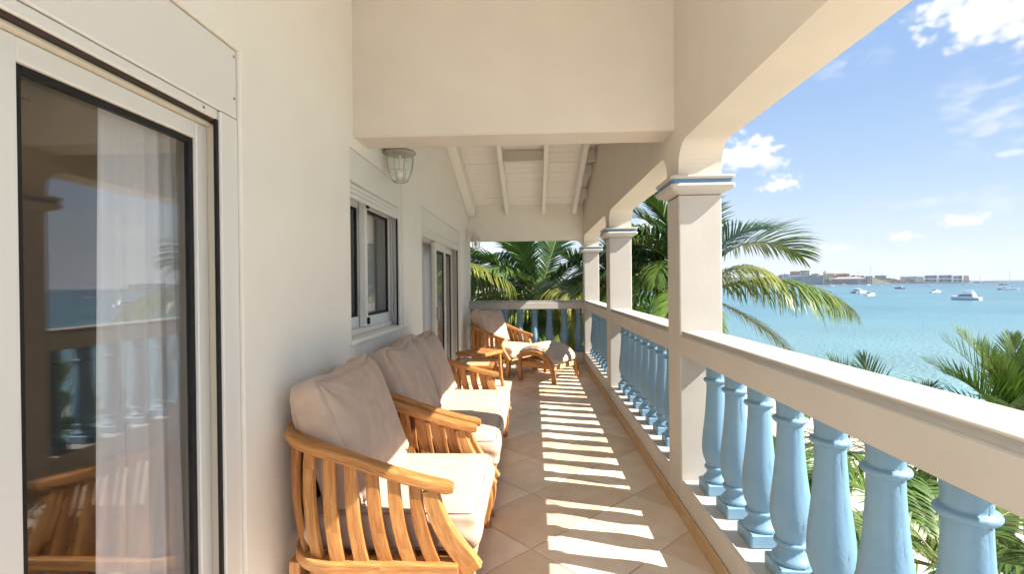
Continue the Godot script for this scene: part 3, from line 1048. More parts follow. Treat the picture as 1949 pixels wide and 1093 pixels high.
func build_ground() -> void:
	var xs := [-3000.0, -600.0, -120.0, -40.0, -14.0, -6.3, 0.0, 4.0, 8.0, 11.0, 14.0, 17.0, 20.0, 23.0, 26.0, 30.0, 40.0]
	var zs := [160.0, 60.0, 25.0, 10.0, 4.0, 0.0, -4.0, -8.0, -12.0, -16.0, -20.0, -26.0, -34.0, -46.0, -70.0, -120.0, -300.0, -900.0, -3200.0]
	var f := FastNoiseLite.new()
	f.seed = 6
	f.frequency = 0.08
	var h := func(x: float, z: float) -> float:
		var y := -4.2 - 4.9 * smoothstep(11.0, 31.0, x)
		if x > 9.5: y += f.get_noise_2d(x, z) * 0.35
		return y
	var b := MB.new()
	for i in xs.size() - 1:
		for j in zs.size() - 1:
			b.face([Vector3(xs[i], h.call(xs[i], zs[j]), zs[j]), Vector3(xs[i + 1], h.call(xs[i + 1], zs[j]), zs[j]), Vector3(xs[i + 1], h.call(xs[i + 1], zs[j + 1]), zs[j + 1])], Vector3.UP)
			b.face([Vector3(xs[i], h.call(xs[i], zs[j]), zs[j]), Vector3(xs[i + 1], h.call(xs[i + 1], zs[j + 1]), zs[j + 1]), Vector3(xs[i], h.call(xs[i], zs[j + 1]), zs[j + 1])], Vector3.UP)
	solo("ground", b.done(), M.sand, "sandy ground and beach below the porch", "", "", "structure")
	var lawn := MB.new()
	lawn.face([Vector3(-60, -4.185, -15.5), Vector3(8.6, -4.185, -15.5), Vector3(8.6, -4.185, -120), Vector3(-60, -4.185, -120)], Vector3.UP)
	solo("grass", lawn.done(), M.grass, "dark green grass under the palms beyond the porch", "", "", "structure")
	var p := thing("terrace", "pinkish paved terrace in the garden below the porch", "", Vector3.ZERO, 0.0, "", "structure")
	for i in 7:
		for j in 15:
			var x := 1.25 + i * 1.1
			var z := -13.0 + j * 1.1
			boxpart("paving_slab", Vector3(x, -4.3, z), Vector3(x + 1.085, -4.15 + rng.randf_range(-0.004, 0.004), z + 1.085), 0.008, M.paving, p)
	# the far hill on the left
	var hill := MB.new()
	var g := FastNoiseLite.new()
	g.seed = 9
	g.frequency = 0.006
	var hh := func(x: float, z: float) -> float:
		var a := 122.0 * exp(-pow((x + 330.0) / 190.0, 2.0)) + 85.0 * exp(-pow((x + 700.0) / 260.0, 2.0))
		return (a * exp(-pow((z + 2750.0) / 260.0, 2.0))) * (1.0 + 0.25 * g.get_noise_2d(x, z)) - 6.0
	for i in 40:
		for j in 14:
			var x := -1500.0 + i * 40.0
			var z := -3200.0 + j * 60.0
			var q := [Vector3(x, hh.call(x, z), z), Vector3(x + 40, hh.call(x + 40, z), z), Vector3(x + 40, hh.call(x + 40, z + 60), z + 60), Vector3(x, hh.call(x, z + 60), z + 60)]
			hill.face([q[0], q[1], q[2]], Vector3.UP)
			hill.face([q[0], q[2], q[3]], Vector3.UP)
	solo("hill", hill.done(), M.hill, "hazy blue wooded hill far away behind the left palm", "", "", "structure")


func build_sea() -> void:
	var b := MB.new()
	var patch := FastNoiseLite.new()
	patch.seed = 15
	patch.frequency = 1.0
	patch.fractal_octaves = 3
	# shallow sandy water near the beach, deeper and bluer further out, with wind lanes and weed patches
	var near := Color(0.175, 0.32, 0.34)
	var mid := Color(0.088, 0.212, 0.268)
	var far := Color(0.032, 0.095, 0.155)
	var shade := func(x: float, z: float) -> Color:
		var r := Vector2(x, z).length()
		var c := near.lerp(mid, smoothstep(30.0, 190.0, r)) if r < 190.0 else mid.lerp(far, smoothstep(190.0, 1700.0, r))
		var k := patch.get_noise_2d((x * 0.8 + z * 0.6) * 0.005 + 4.0, (z * 0.8 - x * 0.6) * 0.018) + 0.5 * patch.get_noise_2d((x * 0.8 + z * 0.6) * 0.03, (z * 0.8 - x * 0.6) * 0.11 + 9.0)
		return c * (1.0 + 0.22 * k)
	var rings := 76
	var n := 170
	var prev := []
	for i in rings + 1:
		var r := 12.0 * pow(40000.0 / 12.0, float(i) / rings)
		var row := []
		for j in n + 1:
			var a := -0.5 + (PI + 1.0) * j / n
			row.append(Vector3(sin(a) * r, -8.0, -cos(a) * r))
		if i:
			for j in n:
				var q := [prev[j], prev[j + 1], row[j + 1], row[j]]
				for k in [[0, 2, 1], [0, 3, 2]]:
					for m in k:
						b.v.append(q[m])
						b.n.append(Vector3.UP)
						b.uv.append(Vector2.ZERO)
						b.col.append(shade.call(q[m].x, q[m].z))
		prev = row
	solo("sea", b.done(), M.sea, "turquoise bay reaching to the horizon", "", "", "structure")


func build_headland() -> void:
	var back := [0.0, 25.0, 60.0, 140.0, 230.0, 320.0, 520.0]
	var b := MB.new()
	var rows := []
	for i in SHORE.size():
		var s := Vector2(SHORE[i][0], SHORE[i][1])
		var out := s.normalized()
		var high := clampf(1.0 - (i - 4.2) / 2.2, 0.0, 1.0)
		var row := []
		for k in back.size():
			var p: Vector2 = s + out * back[k]
			var y: float = [-9.0, -7.2, -5.0, lerpf(-3.0, 7.0, high), lerpf(0.0, 16.0, high), lerpf(3.0, 20.0, high), lerpf(-9.0, 14.0, high)][k]
			if i >= SHORE.size() - 2:
				y = minf(y, -8.2)
			if k > 0: y += rng.randf_range(-1, 1) * (0.3 + 1.2 * high)
			row.append(Vector3(p.x, y, p.y))
		rows.append(row)
	for i in rows.size() - 1:
		for k in back.size() - 1:
			b.face([rows[i][k], rows[i + 1][k], rows[i + 1][k + 1]], Vector3.UP)
			b.face([rows[i][k], rows[i + 1][k + 1], rows[i][k + 1]], Vector3.UP)
	solo("headland", b.done(), M.land, "low green headland across the bay", "", "", "structure")
	var r := MB.new()
	for k in 22:
		var t := k / 21.0
		var p := Vector3(lerpf(1400.0, 1590.0, t), -8.3, lerpf(-1600.0, -1640.0, t))
		r.box(Vector3(-7, 0, -5), Vector3(7, lerpf(4.2, 1.2, t) * rng.randf_range(0.6, 1.1), 5), 0.8, Transform3D(Basis(Vector3.UP, -0.7 + rng.randf_range(-0.4, 0.4)), p))
	solo("rock_spit", r.done(), M.rock, "low rocky breakwater running out from the headland tip", "breakwater")
	for d in FAR_BUILDINGS:
		far_building(d)
	for k in FAR_TREES.size():
		far_tree(FAR_TREES[k], k)
	for k in FAR_PALMS.size():
		far_palm(FAR_PALMS[k], k)


func far_building(d: Array) -> void:
	var o := thing(d[0], d[1], "building", Vector3(d[2], d[3], d[4]), d[5], "buildings along the far shore")
	var w: float = d[6]
	var h: float = d[7]
	var dep: float = d[8]
	var n: int = d[11]
	var style: String = d[12]
	var wall: Material = M[d[9]]
	var body := h * (0.78 if d[10] != "" else 1.0)
	if style == "step":
		for k in n:
			boxpart("wall", Vector3(-w * 0.5 + k * w * 0.05, body * k / n, -dep * 0.5), Vector3(w * (0.5 - 0.06 * k), body * (k + 0.9) / n, dep * (0.5 - 0.08 * k)), 0.1, wall, o)
			boxpart("window", Vector3(-w * 0.4, body * (k + 0.25) / n, dep * (0.5 - 0.08 * k) - 0.3), Vector3(w * 0.35, body * (k + 0.7) / n, dep * (0.5 - 0.08 * k) + 0.1), 0.0, M.h_dark, o)
		return
	boxpart("wall", Vector3(-w * 0.5, 0, -dep * 0.5), Vector3(w * 0.5, body, dep * 0.5), 0.15, wall, o)
	if d[10] != "":
		var rm: Material = M[d[10]]
		var b := MB.new()
		var x := w * 0.5 + 0.8
		var z := dep * 0.5 + 0.8
		var ridge := maxf(x - z, x * 0.25)
		var y0 := body
		var A := [Vector3(-x, y0, z), Vector3(x, y0, z), Vector3(x, y0, -z), Vector3(-x, y0, -z)]
		var R0 := Vector3(-ridge, h, 0)
		var R1 := Vector3(ridge, h, 0)
		b.face([A[0], A[1], R1, R0], Vector3(0, 1, 1))
		b.face([A[2], A[3], R0, R1], Vector3(0, 1, -1))
		b.face([A[1], A[2], R1], Vector3(1, 1, 0))
		b.face([A[3], A[0], R0], Vector3(-1, 1, 0))
		b.face([A[0], A[1], A[2], A[3]], Vector3(0, -1, 0))
		part("roof", b.done(), rm, o)
		if style == "tower":
			boxpart("tower", Vector3(-w * 0.5, body, -3), Vector3(-w * 0.5 + 8, h * 1.12, 5), 0.1, wall, o)
			var t := MB.new()
			var c := Vector3(-w * 0.5 + 4, h * 1.5, 1)
			var q := [Vector3(-w * 0.5 - 1, h * 1.12, 6), Vector3(-w * 0.5 + 9, h * 1.12, 6), Vector3(-w * 0.5 + 9, h * 1.12, -4), Vector3(-w * 0.5 - 1, h * 1.12, -4)]
			for k in 4:
				t.face([q[k], q[(k + 1) % 4], c], (q[k] + q[(k + 1) % 4]) * 0.5 - c + Vector3(0, 20, 0))
			t.face(q, Vector3.DOWN)
			part("roof", t.done(), rm, o)
	else:
		boxpart("parapet", Vector3(-w * 0.5 - 0.4, body, -dep * 0.5 - 0.4), Vector3(w * 0.5 + 0.4, body + 0.8, dep * 0.5 + 0.4), 0.1, M.h_white if style == "glass" else wall, o)
	var sh := body / n
	if style == "glass":
		for k in n:
			var cols := 3
			for m in cols:
				boxpart("window", Vector3(-w * 0.46 + w * 0.92 * m / cols + 0.5, sh * k + sh * 0.22, dep * 0.5 - 0.4), Vector3(-w * 0.46 + w * 0.92 * (m + 1) / cols - 0.5, sh * k + sh * 0.86, dep * 0.5 + 0.05), 0.0, M.h_dark, o)
			boxpart("slab", Vector3(-w * 0.5 - 0.6, sh * (k + 1) - 1.1, dep * 0.5 + 0.06), Vector3(w * 0.5 + 0.6, sh * (k + 1) - 0.3, dep * 0.5 + 1.8), 0.05, M.h_white, o)
		for m in 3:
			var x := -w * 0.5 + w * 0.5 * m
			boxpart("pillar", Vector3(x - 0.7, 0, dep * 0.5 + 0.05), Vector3(x + 0.7, body, dep * 0.5 + 1.9), 0.05, M.h_white, o)
		return
	var open: bool = d[9] == "h_mauve"
	for k in n:
		if open:
			boxpart("gallery", Vector3(-w * 0.49, sh * k + sh * 0.15, dep * 0.5 - 0.5), Vector3(w * 0.49, sh * k + sh * 0.72, dep * 0.5 + 0.05), 0.0, M.h_dark, o)
			boxpart("balcony", Vector3(-w * 0.5, sh * k + sh * 0.72, dep * 0.5 + 0.06), Vector3(w * 0.5, sh * k + sh * 1.0, dep * 0.5 + 1.6), 0.05, M.h_pink if k % 2 else M.h_white, o)
		else:
			var cols := maxi(2, int(w / 4.5))
			for m in cols:
				var x0 := -w * 0.5 + w * (m + 0.22) / cols
				boxpart("window", Vector3(x0, sh * k + sh * 0.28, dep * 0.5 - 0.4), Vector3(x0 + w * 0.56 / cols, sh * k + sh * 0.80, dep * 0.5 + 0.05), 0.0, M.h_dark, o)
			boxpart("ledge", Vector3(-w * 0.5, sh * k + sh * 0.14, dep * 0.5 + 0.06), Vector3(w * 0.5, sh * k + sh * 0.22, dep * 0.5 + 0.9), 0.02, wall, o)


const TREE_WORDS := ["left end of the long pink hill villa", "slope left of the pink hill villa, tallest there", "foot of the pink hill villa's left wall", "gap right of the cream hill villa, nearest to it", "middle of the gap between the hill villas", "gap between the hill villas, close to the tower", "right end of the cream hill villa", "left foot of the towered villa", "slope below the terracotta hill villa", "right half of the terracotta hill villa's front", "slope under the towered villa", "left side of the narrow cream hotel wing", "right side of the narrow cream hotel wing", "crest behind the left of the pink hotel roof", "crest behind the middle of the pink hotel roof", "crest behind the right of the pink hotel roof", "rise just right of the grey house", "rise further right of the grey house", "right wall of the grey house", "left end of the white terrace roof", "middle of the low shore houses", "front of the tan shore house", "left wall of the grey house", "shore left of the white seafront block", "shore furthest left beyond the palm fronds"]


func far_tree(d: Array, k: int) -> void:
	var o := thing("shore_tree", "dark far tree at the " + TREE_WORDS[k], "tree", Vector3(d[0], d[1], d[2]), rng.randf() * TAU, "trees on the far headland")
	var t := MB.new()
	t.tube([Vector3(0, -4, 0), Vector3(0.2, d[3] * 0.5, 0.1)], 0.4, 6, 0.25)
	part("trunk", t.done(), M.trunk, o)
	var c := MB.new()
	for i in 130:
		var dir := Vector3(rng.randfn(), rng.randfn() * 0.8, rng.randfn()).normalized() * pow(rng.randf(), 0.4)
		var p := Vector3(dir.x * d[4] * 0.5, d[3] * (0.62 + dir.y * 0.38), dir.z * d[4] * 0.5)
		var s: float = float(d[3]) * rng.randf_range(0.06, 0.13)
		var a := Vector3(rng.randfn(), rng.randfn(), rng.randfn()).normalized()
		var e := a.cross(Vector3(0.3, 0.9, 0.2)).normalized()
		var g := a.cross(e)
		c.face([p + e * s, p + g * s, p - e * s], a)
		c.face([p + e * s, p - e * s, p - g * s * 0.8], a)
	part("crown", c.done(), M.far_leaf, o)


func far_palm(d: Array, k: int) -> void:
	var words := ["in front of the long pink hill villa", "alone near the end of the rocky spit", "over the left of the white terrace roof", "over the middle of the white terrace roof", "over the right of the white terrace roof", "at the left of the grey house roof", "at the right of the grey house roof"]
	var o := thing("shore_palm", "small distant palm against the sky " + words[k], "palm tree", Vector3(d[0], d[1] - 9.0, d[2]), k * 1.3, "palms on the far headland")
	var t := MB.new()
	t.tube([Vector3(0, -6, 0), Vector3(0.2, 4, 0), Vector3(0.0, 9, 0)], 0.35, 6, 0.22)
	part("trunk", t.done(), M.trunk, o)
	var c := MB.new()
	for i in 14:
		var a := TAU * i / 14.0 + rng.randf() * 0.3
		var out := Vector3(cos(a), 0, sin(a))
		var side := Vector3(-sin(a), 0, cos(a)) * 0.45
		var p0 := Vector3(0, 9, 0)
		var p1 := p0 + out * 1.9 + TOP * rng.randf_range(0.5, 1.6)
		var p2 := p0 + out * 3.6 + TOP * rng.randf_range(-1.2, 0.5)
		c.face([p0, p1 + side, p1 - side], Vector3.UP)
		c.face([p1 + side, p2, p1 - side], Vector3.UP)
	part("crown", c.done(), M.far_leaf, o)


# ---------------------------------------------------------------- boats
func hull(b: MB, length: float, beam: float, free: float, x0 := 0.0, z0 := 0.0, sheer := 0.35, stern := 0.8) -> void:
	# bow towards +x, waterline at y = 0
	var st := []
	for i in 11:
		var t := i / 10.0
		var x := -length * 0.5 + length * t
		var half := beam * 0.5 * (stern + (1.0 - stern) * minf(t * 2.5, 1.0)) * sqrt(maxf(0.0, 1.0 - pow(maxf(0.0, (t - 0.35) / 0.65), 2.2)))
		var top := free * (1.0 + sheer * pow(t, 2.0))
		var rake := length * 0.05 * pow(t, 6.0)
		st.append([Vector3(x0 + x, -0.5, z0), Vector3(x0 + x, 0.05, z0 + half * 0.78), Vector3(x0 + x + rake, top, z0 + half), Vector3(x0 + x + rake, top, z0 - half), Vector3(x0 + x, 0.05, z0 - half * 0.78)])
	for i in 10:
		for k in 5:
			var k2 := (k + 1) % 5
			var a: Array = st[i]
			var c: Array = st[i + 1]
			var mid: Vector3 = (a[k] + a[k2]) * 0.5 - (Vector3(a[0].x, free * 0.4, z0))
			b.face([a[k], a[k2], c[k2]], mid)
			b.face([a[k], c[k2], c[k]], mid)
	b.face([st[0][0], st[0][1], st[0][2], st[0][3], st[0][4]], Vector3.LEFT)


func build_boats() -> void:
	var turns := {"yacht": 0.25, "cat": 1.1, "sloop": 0.95, "dark": 2.9, "motor": 0.3}
	var k := 0
	for d in BOATS:
		var kind: String = d[0]
		var right := -float(d[4])
		# turn 0 puts the bow to the viewer's right; more turns it away from the viewer
		var o := thing({"yacht": "motor_yacht", "cat": "catamaran", "sloop": "sailing_boat", "dark": "motor_boat", "motor": "motor_boat"}[kind], d[1], "boat", Vector3(d[2], -8.0, d[3]), right + PI * 0.0 + float(turns[kind]) + (k % 3) * 0.12, "boats moored in the bay")
		var far := Vector2(d[2], d[3]).length() > 800.0
		match kind:
			"yacht":
				o.rotation.y = right + PI - 0.42
				motor_yacht(o)
			"cat":
				if float(d[2]) > 400.0: o.rotation.y = right + 0.5
				catamaran(o)
			"sloop": sloop(o, 11.5, 16.0 + (k % 3) * 1.5, k)
			_: motor_boat(o, 9.5, M.boat_dark if kind == "dark" else M.boat_white)
		k += 1


func motor_yacht(o: Node3D) -> void:
	var h := MB.new()
	hull(h, 11.0, 3.8, 1.25, 0, 0, 0.5, 0.9)
	part("hull", h.done(), M.boat_white, o)
	var s := MB.new()
	hull(s, 10.9, 3.9, 0.30, 0, 0, 0.1, 0.9)
	part("boot_stripe", s.done(), M.boat_blue, o)
	var c := MB.new()
	c.prism(PackedVector2Array([Vector2(-3.6, 1.2), Vector2(3.0, 1.3), Vector2(1.7, 2.7), Vector2(-3.3, 2.7)]), -1.45, 1.45)
	part("cabin", c.done(), M.boat_white, o)
	var w := MB.new()
	w.prism(PackedVector2Array([Vector2(-2.8, 1.75), Vector2(2.45, 1.8), Vector2(1.75, 2.45), Vector2(-2.8, 2.45)]), -1.48, 1.48)
	part("cabin_window", w.done(), M.boat_glass, o)
	var f := MB.new()
	f.prism(PackedVector2Array([Vector2(-3.2, 2.7), Vector2(0.9, 2.7), Vector2(0.2, 3.5), Vector2(-2.8, 3.5)]), -1.3, 1.3)
	part("flybridge", f.done(), M.boat_white, o)
	var t := MB.new()
	t.box(Vector3(-2.7, 4.35, -1.25), Vector3(0.2, 4.47, 1.25), 0.04)
	for p in [[-2.5, 1.1], [-2.5, -1.1], [0.0, 1.1], [0.0, -1.1]]:
		t.box(Vector3(p[0] - 0.06, 3.4, p[1] - 0.06), Vector3(p[0] + 0.06, 4.36, p[1] + 0.06), 0.01)
	part("bimini", t.done(), M.boat_white, o)
	var r := MB.new()
	for z in [-1.5, 1.5]:
		r.tube([Vector3(0.5, 2.05, z), Vector3(3.0, 2.2, z * 0.85), Vector3(5.6, 2.45, 0)], 0.03, 5)
	part("bow_rail", r.done(), M.mast, o)


func motor_boat(o: Node3D, length: float, m: Material) -> void:
	var h := MB.new()
	hull(h, length, 2.9, 1.1, 0, 0, 0.5, 0.9)
	part("hull", h.done(), m, o)
	var c := MB.new()
	c.prism(PackedVector2Array([Vector2(-2.0, 1.1), Vector2(2.0, 1.2), Vector2(1.0, 2.3), Vector2(-1.8, 2.3)]), -1.0, 1.0)
	part("cabin", c.done(), M.boat_white, o)
	var w := MB.new()
	w.prism(PackedVector2Array([Vector2(-1.4, 1.6), Vector2(1.6, 1.65), Vector2(1.1, 2.1), Vector2(-1.4, 2.1)]), -1.03, 1.03)
	part("cabin_window", w.done(), M.boat_glass, o)
	var t := MB.new()
	t.box(Vector3(-2.6, 3.1, -1.0), Vector3(0.6, 3.2, 1.0), 0.03)
	for p in [[-2.4, 0.9], [-2.4, -0.9], [0.4, 0.9], [0.4, -0.9]]:
		t.box(Vector3(p[0] - 0.05, 1.2, p[1] - 0.05), Vector3(p[0] + 0.05, 3.12, p[1] + 0.05), 0.01)
	part("canopy", t.done(), M.boat_white, o)


func sloop(o: Node3D, length: float, tall: float, k: int) -> void:
	var h := MB.new()
	hull(h, length, 3.5, 1.15, 0, 0, 0.25, 0.65)
	part("hull", h.done(), M.boat_white, o)
	var c := MB.new()
	c.prism(PackedVector2Array([Vector2(-1.6, 1.1), Vector2(3.0, 1.25), Vector2(2.2, 1.75), Vector2(-1.4, 1.85)]), -1.0, 1.0)
	part("cabin", c.done(), M.boat_white, o)
	var m := MB.new()
	m.tube([Vector3(0.8, 1.1, 0), Vector3(0.75, tall, 0)], 0.13, 8, 0.09)
	part("mast", m.done(), M.mast, o)
	var s := MB.new()
	for z in [-0.9, 0.9]:
		s.tube([Vector3(0.75, tall * 0.62, 0), Vector3(0.7, tall * 0.62, z)], 0.04, 5)
	for e in [Vector3(5.6, 1.5, 0), Vector3(-5.4, 1.2, 0), Vector3(0.6, 1.2, 1.6), Vector3(0.6, 1.2, -1.6)]:
		s.tube([Vector3(0.75, tall - 0.1, 0), e], 0.02, 4)
	part("rigging", s.done(), M.mast, o)
	var bm := MB.new()
	bm.tube([Vector3(0.8, 2.5, 0), Vector3(-3.8, 2.6, 0)], 0.10, 6)
	part("boom", bm.done(), M.mast, o)
	var sc := MB.new()
	sc.tube([Vector3(0.7, 2.85, 0), Vector3(-1.5, 2.8, 0.02), Vector3(-3.6, 2.75, 0)], 0.26, 8, 0.12)
	part("sail_cover", sc.done(), M.canvas if k % 2 == 0 else M.boat_white, o)
	var d := MB.new()
	d.box(Vector3(-3.4, 2.1, -1.2), Vector3(-1.7, 2.2, 1.2), 0.03)
	d.box(Vector3(-1.75, 1.8, -1.1), Vector3(-1.68, 2.12, 1.1), 0.01)
	part("spray_hood", d.done(), M.canvas, o)


func catamaran(o: Node3D) -> void:
	for z in [-2.9, 2.9]:
		var h := MB.new()
		hull(h, 12.5, 1.9, 1.5, 0, z, 0.15, 0.7)
		part("hull", h.done(), M.boat_white, o)
	var d := MB.new()
	d.box(Vector3(-5.2, 0.95, -2.6), Vector3(3.2, 1.6, 2.6), 0.08)
	part("bridge_deck", d.done(), M.boat_white, o)
	var c := MB.new()
	c.prism(PackedVector2Array([Vector2(-2.6, 1.6), Vector2(2.6, 1.6), Vector2(1.4, 2.75), Vector2(-2.6, 2.75)]), -2.4, 2.4)
	part("cabin", c.done(), M.boat_white, o)
	var w := MB.new()
	w.prism(PackedVector2Array([Vector2(-2.62, 1.95), Vector2(2.25, 1.95), Vector2(1.6, 2.5), Vector2(-2.62, 2.5)]), -2.43, 2.43)
	part("cabin_window", w.done(), M.boat_glass, o)
	var t := MB.new()
	t.box(Vector3(-5.4, 3.0, -2.5), Vector3(-1.6, 3.14, 2.5), 0.04)
	for p in [[-5.2, 2.3], [-5.2, -2.3]]:
		t.box(Vector3(p[0] - 0.08, 1.5, p[1] - 0.08), Vector3(p[0] + 0.08, 3.02, p[1] + 0.08), 0.01)
	part("hard_top", t.done(), M.boat_white, o)
	var m := MB.new()
	m.tube([Vector3(1.2, 1.6, 0), Vector3(1.1, 19.0, 0)], 0.16, 8, 0.10)
	part("mast", m.done(), M.mast, o)
	var s := MB.new()
	for e in [Vector3(6.0, 1.6, 0), Vector3(0.6, 1.5, 3.2), Vector3(0.6, 1.5, -3.2)]:
		s.tube([Vector3(1.1, 17.0, 0), e], 0.02, 4)
	part("rigging", s.done(), M.mast, o)
	var bm := MB.new()
	bm.tube([Vector3(1.2, 3.9, 0), Vector3(-4.6, 4.0, 0)], 0.12, 6)
	part("boom", bm.done(), M.mast, o)
	var sc := MB.new()
	sc.tube([Vector3(1.0, 4.25, 0), Vector3(-4.4, 4.2, 0)], 0.28, 8, 0.16)
	part("sail_cover", sc.done(), M.canvas, o)


# ---------------------------------------------------------------- doors, window, rooms, lamps
func pane(parent: Node3D, x: float, z0: float, z1: float, y0: float, y1: float, near := false) -> void:
	# double glazing: two sheets of glass a finger apart, each a single sheet
	for dx in ([0.0, -0.004, -0.016, -0.02] if near else [0.0, -0.005, -0.016]):
		var b := MB.new()
		b.face([Vector3(x + dx, y0, z0), Vector3(x + dx, y0, z1), Vector3(x + dx, y1, z1), Vector3(x + dx, y1, z0)], Vector3.RIGHT)
		part("pane", b.done(), M.glass, parent)


func sash(parent: Node3D, called: String, x: float, z0: float, z1: float, y0: float, y1: float, stile: float, rail_: float, gasket := 0.014) -> Node3D:
	# a glazed aluminium frame: x is its front; z0 < z1
	var s := MB.new()
	var d := 0.045
	s.box(Vector3(x - d, y0, z0), Vector3(x, y1, z0 + stile), 0.003)
	s.box(Vector3(x - d, y0, z1 - stile), Vector3(x, y1, z1), 0.003)
	s.box(Vector3(x - d, y0, z0 + stile), Vector3(x - 0.0005, y0 + rail_, z1 - stile), 0.003)
	s.box(Vector3(x - d, y1 - stile, z0 + stile), Vector3(x - 0.0005, y1, z1 - stile), 0.003)
	var o := part(called, s.done(), M.alu, parent)
	var g := MB.new()
	var gx := x - 0.012
	var a := z0 + stile
	var c := z1 - stile
	var e := y0 + rail_
	var f := y1 - stile
	g.box(Vector3(gx - 0.02, e, a), Vector3(gx, f, a + gasket), 0.002)
	g.box(Vector3(gx - 0.02, e, c - gasket), Vector3(gx, f, c), 0.002)
	g.box(Vector3(gx - 0.02, e, a + gasket), Vector3(gx - 0.0005, e + gasket, c - gasket), 0.002)
	g.box(Vector3(gx - 0.02, f - gasket, a + gasket), Vector3(gx - 0.0005, f, c - gasket), 0.002)
	part("gasket", g.done(), M.black, o)
	pane(o, gx - 0.008, a + gasket * 0.5, c - gasket * 0.5, e + gasket * 0.5, f - gasket * 0.5, z1 > -1.5)
	return o


func curtain_mesh(x: float, z0: float, z1: float, y0: float, y1: float, folds: float, deep: float, flare := 0.0) -> ArrayMesh:
	var b := MB.new()
	var n := int(folds * 14)
	var pts := []
	var m := 14
	for j in m + 1:
		var y := lerpf(y0, y1, float(j) / m)
		var t := 1.0 - float(j) / m
		var row := []
		for i in n + 1:
			var u := float(i) / n
			var z := lerpf(z0, z1, u) + flare * t * (u - 0.5) + 0.010 * sin(u * 19.0 + t * 2.0)
			var w := deep * (sin(u * folds * TAU) + 0.4 * sin(u * folds * TAU * 2.3 + 1.0 + t)) * (0.7 + 0.5 * t)
			row.append(Vector3(x + w, y, z))
		pts.append(row)
	var nrm := func(i: int, j: int) -> Vector3:
		var a: Vector3 = pts[mini(j + 1, m)][i] - pts[maxi(j - 1, 0)][i]
		var c: Vector3 = pts[j][mini(i + 1, n)] - pts[j][maxi(i - 1, 0)]
		return a.cross(c).normalized()
	for j in m:
		for i in n:
			b.smooth_quad(pts[j][i], pts[j][i + 1], pts[j + 1][i + 1], pts[j + 1][i], nrm.call(i, j), nrm.call(i + 1, j), nrm.call(i + 1, j + 1), nrm.call(i, j + 1), Vector2.ZERO, Vector2.ZERO, Vector2.ZERO, Vector2.ZERO)
	return b.done()


func screw(parent: Node3D, p: Vector3) -> void:
	var b := MB.new()
	b.lathe([Vector2(0.0055, 0), Vector2(0.0055, 0.001), Vector2(0.004, 0.0022), Vector2(0.0, 0.0025)], 10)
	part("screw", b.done(), M.screw, parent, Transform3D(Basis(Vector3(0, 0, 1), -PI * 0.5), p))


func build_near_door() -> void:
	var o := thing("sliding_door", "white framed sliding glass door nearest the camera, under a white shutter box", "sliding door")
	boxpart("shutter_box", Vector3(-1.27, 1.992, -1.782), Vector3(-1.104, 2.244, 0.69), 0.003, M.alu, o)
	boxpart("shutter_bar", Vector3(-1.135, 1.957, -1.683), Vector3(-1.112, 1.9895, 0.69), 0.003, M.alu, o)
	boxpart("shutter_slot", Vector3(-1.20, 1.9895, -1.683), Vector3(-1.118, 1.9925, 0.69), 0.0, M.black, o)
	boxpart("guide_rail", Vector3(-1.124, 0.0, -1.786), Vector3(-1.104, 1.9885, -1.690), 0.003, M.alu, o)
	boxpart("guide_slot", Vector3(-1.124, 0.0, -1.6895), Vector3(-1.114, 1.9565, -1.676), 0.0, M.black, o)
	boxpart("head_slot", Vector3(-1.22, 1.9495, -1.674), Vector3(-1.122, 1.9565, 0.69), 0.0, M.dark_gap, o)
	var f := MB.new()
	f.box(Vector3(-1.29, 0.0, -1.7895), Vector3(-1.1245, 1.949, -1.7005), 0.002)
	f.box(Vector3(-1.29, 1.937, -1.7000), Vector3(-1.141, 1.949, 0.69), 0.003)
	f.box(Vector3(-1.29, -0.002, -1.7000), Vector3(-1.141, 0.035, 0.69), 0.003)
	part("frame", f.done(), M.alu_beige, o)
	var s1 := sash(o, "sash", -1.163, -1.6998, -1.000, 0.036, 1.936, 0.056, 0.09, 0.020)
	sash(o, "sash", -1.215, -1.04, 0.68, 0.036, 1.936, 0.056, 0.09, 0.020)
	for p in [Vector3(-1.104, 2.218, -1.768), Vector3(-1.104, 2.062, -1.768), Vector3(-1.112, 1.974, -1.61)]:
		screw(o, p)
	var c := solo("sheer_curtain", curtain_mesh(-1.285, -1.70, -1.40, 0.03, 2.30, 4.0, 0.016, 0.07), M.curtain, "white sheer curtain hanging behind the near glass door", "curtain")
	var k := solo("sheer_curtain", curtain_mesh(-1.335, 0.2, 0.62, 0.03, 2.30, 4.0, 0.02, 0.05), M.curtain, "white sheer curtain at the camera end of the near glass door", "curtain")


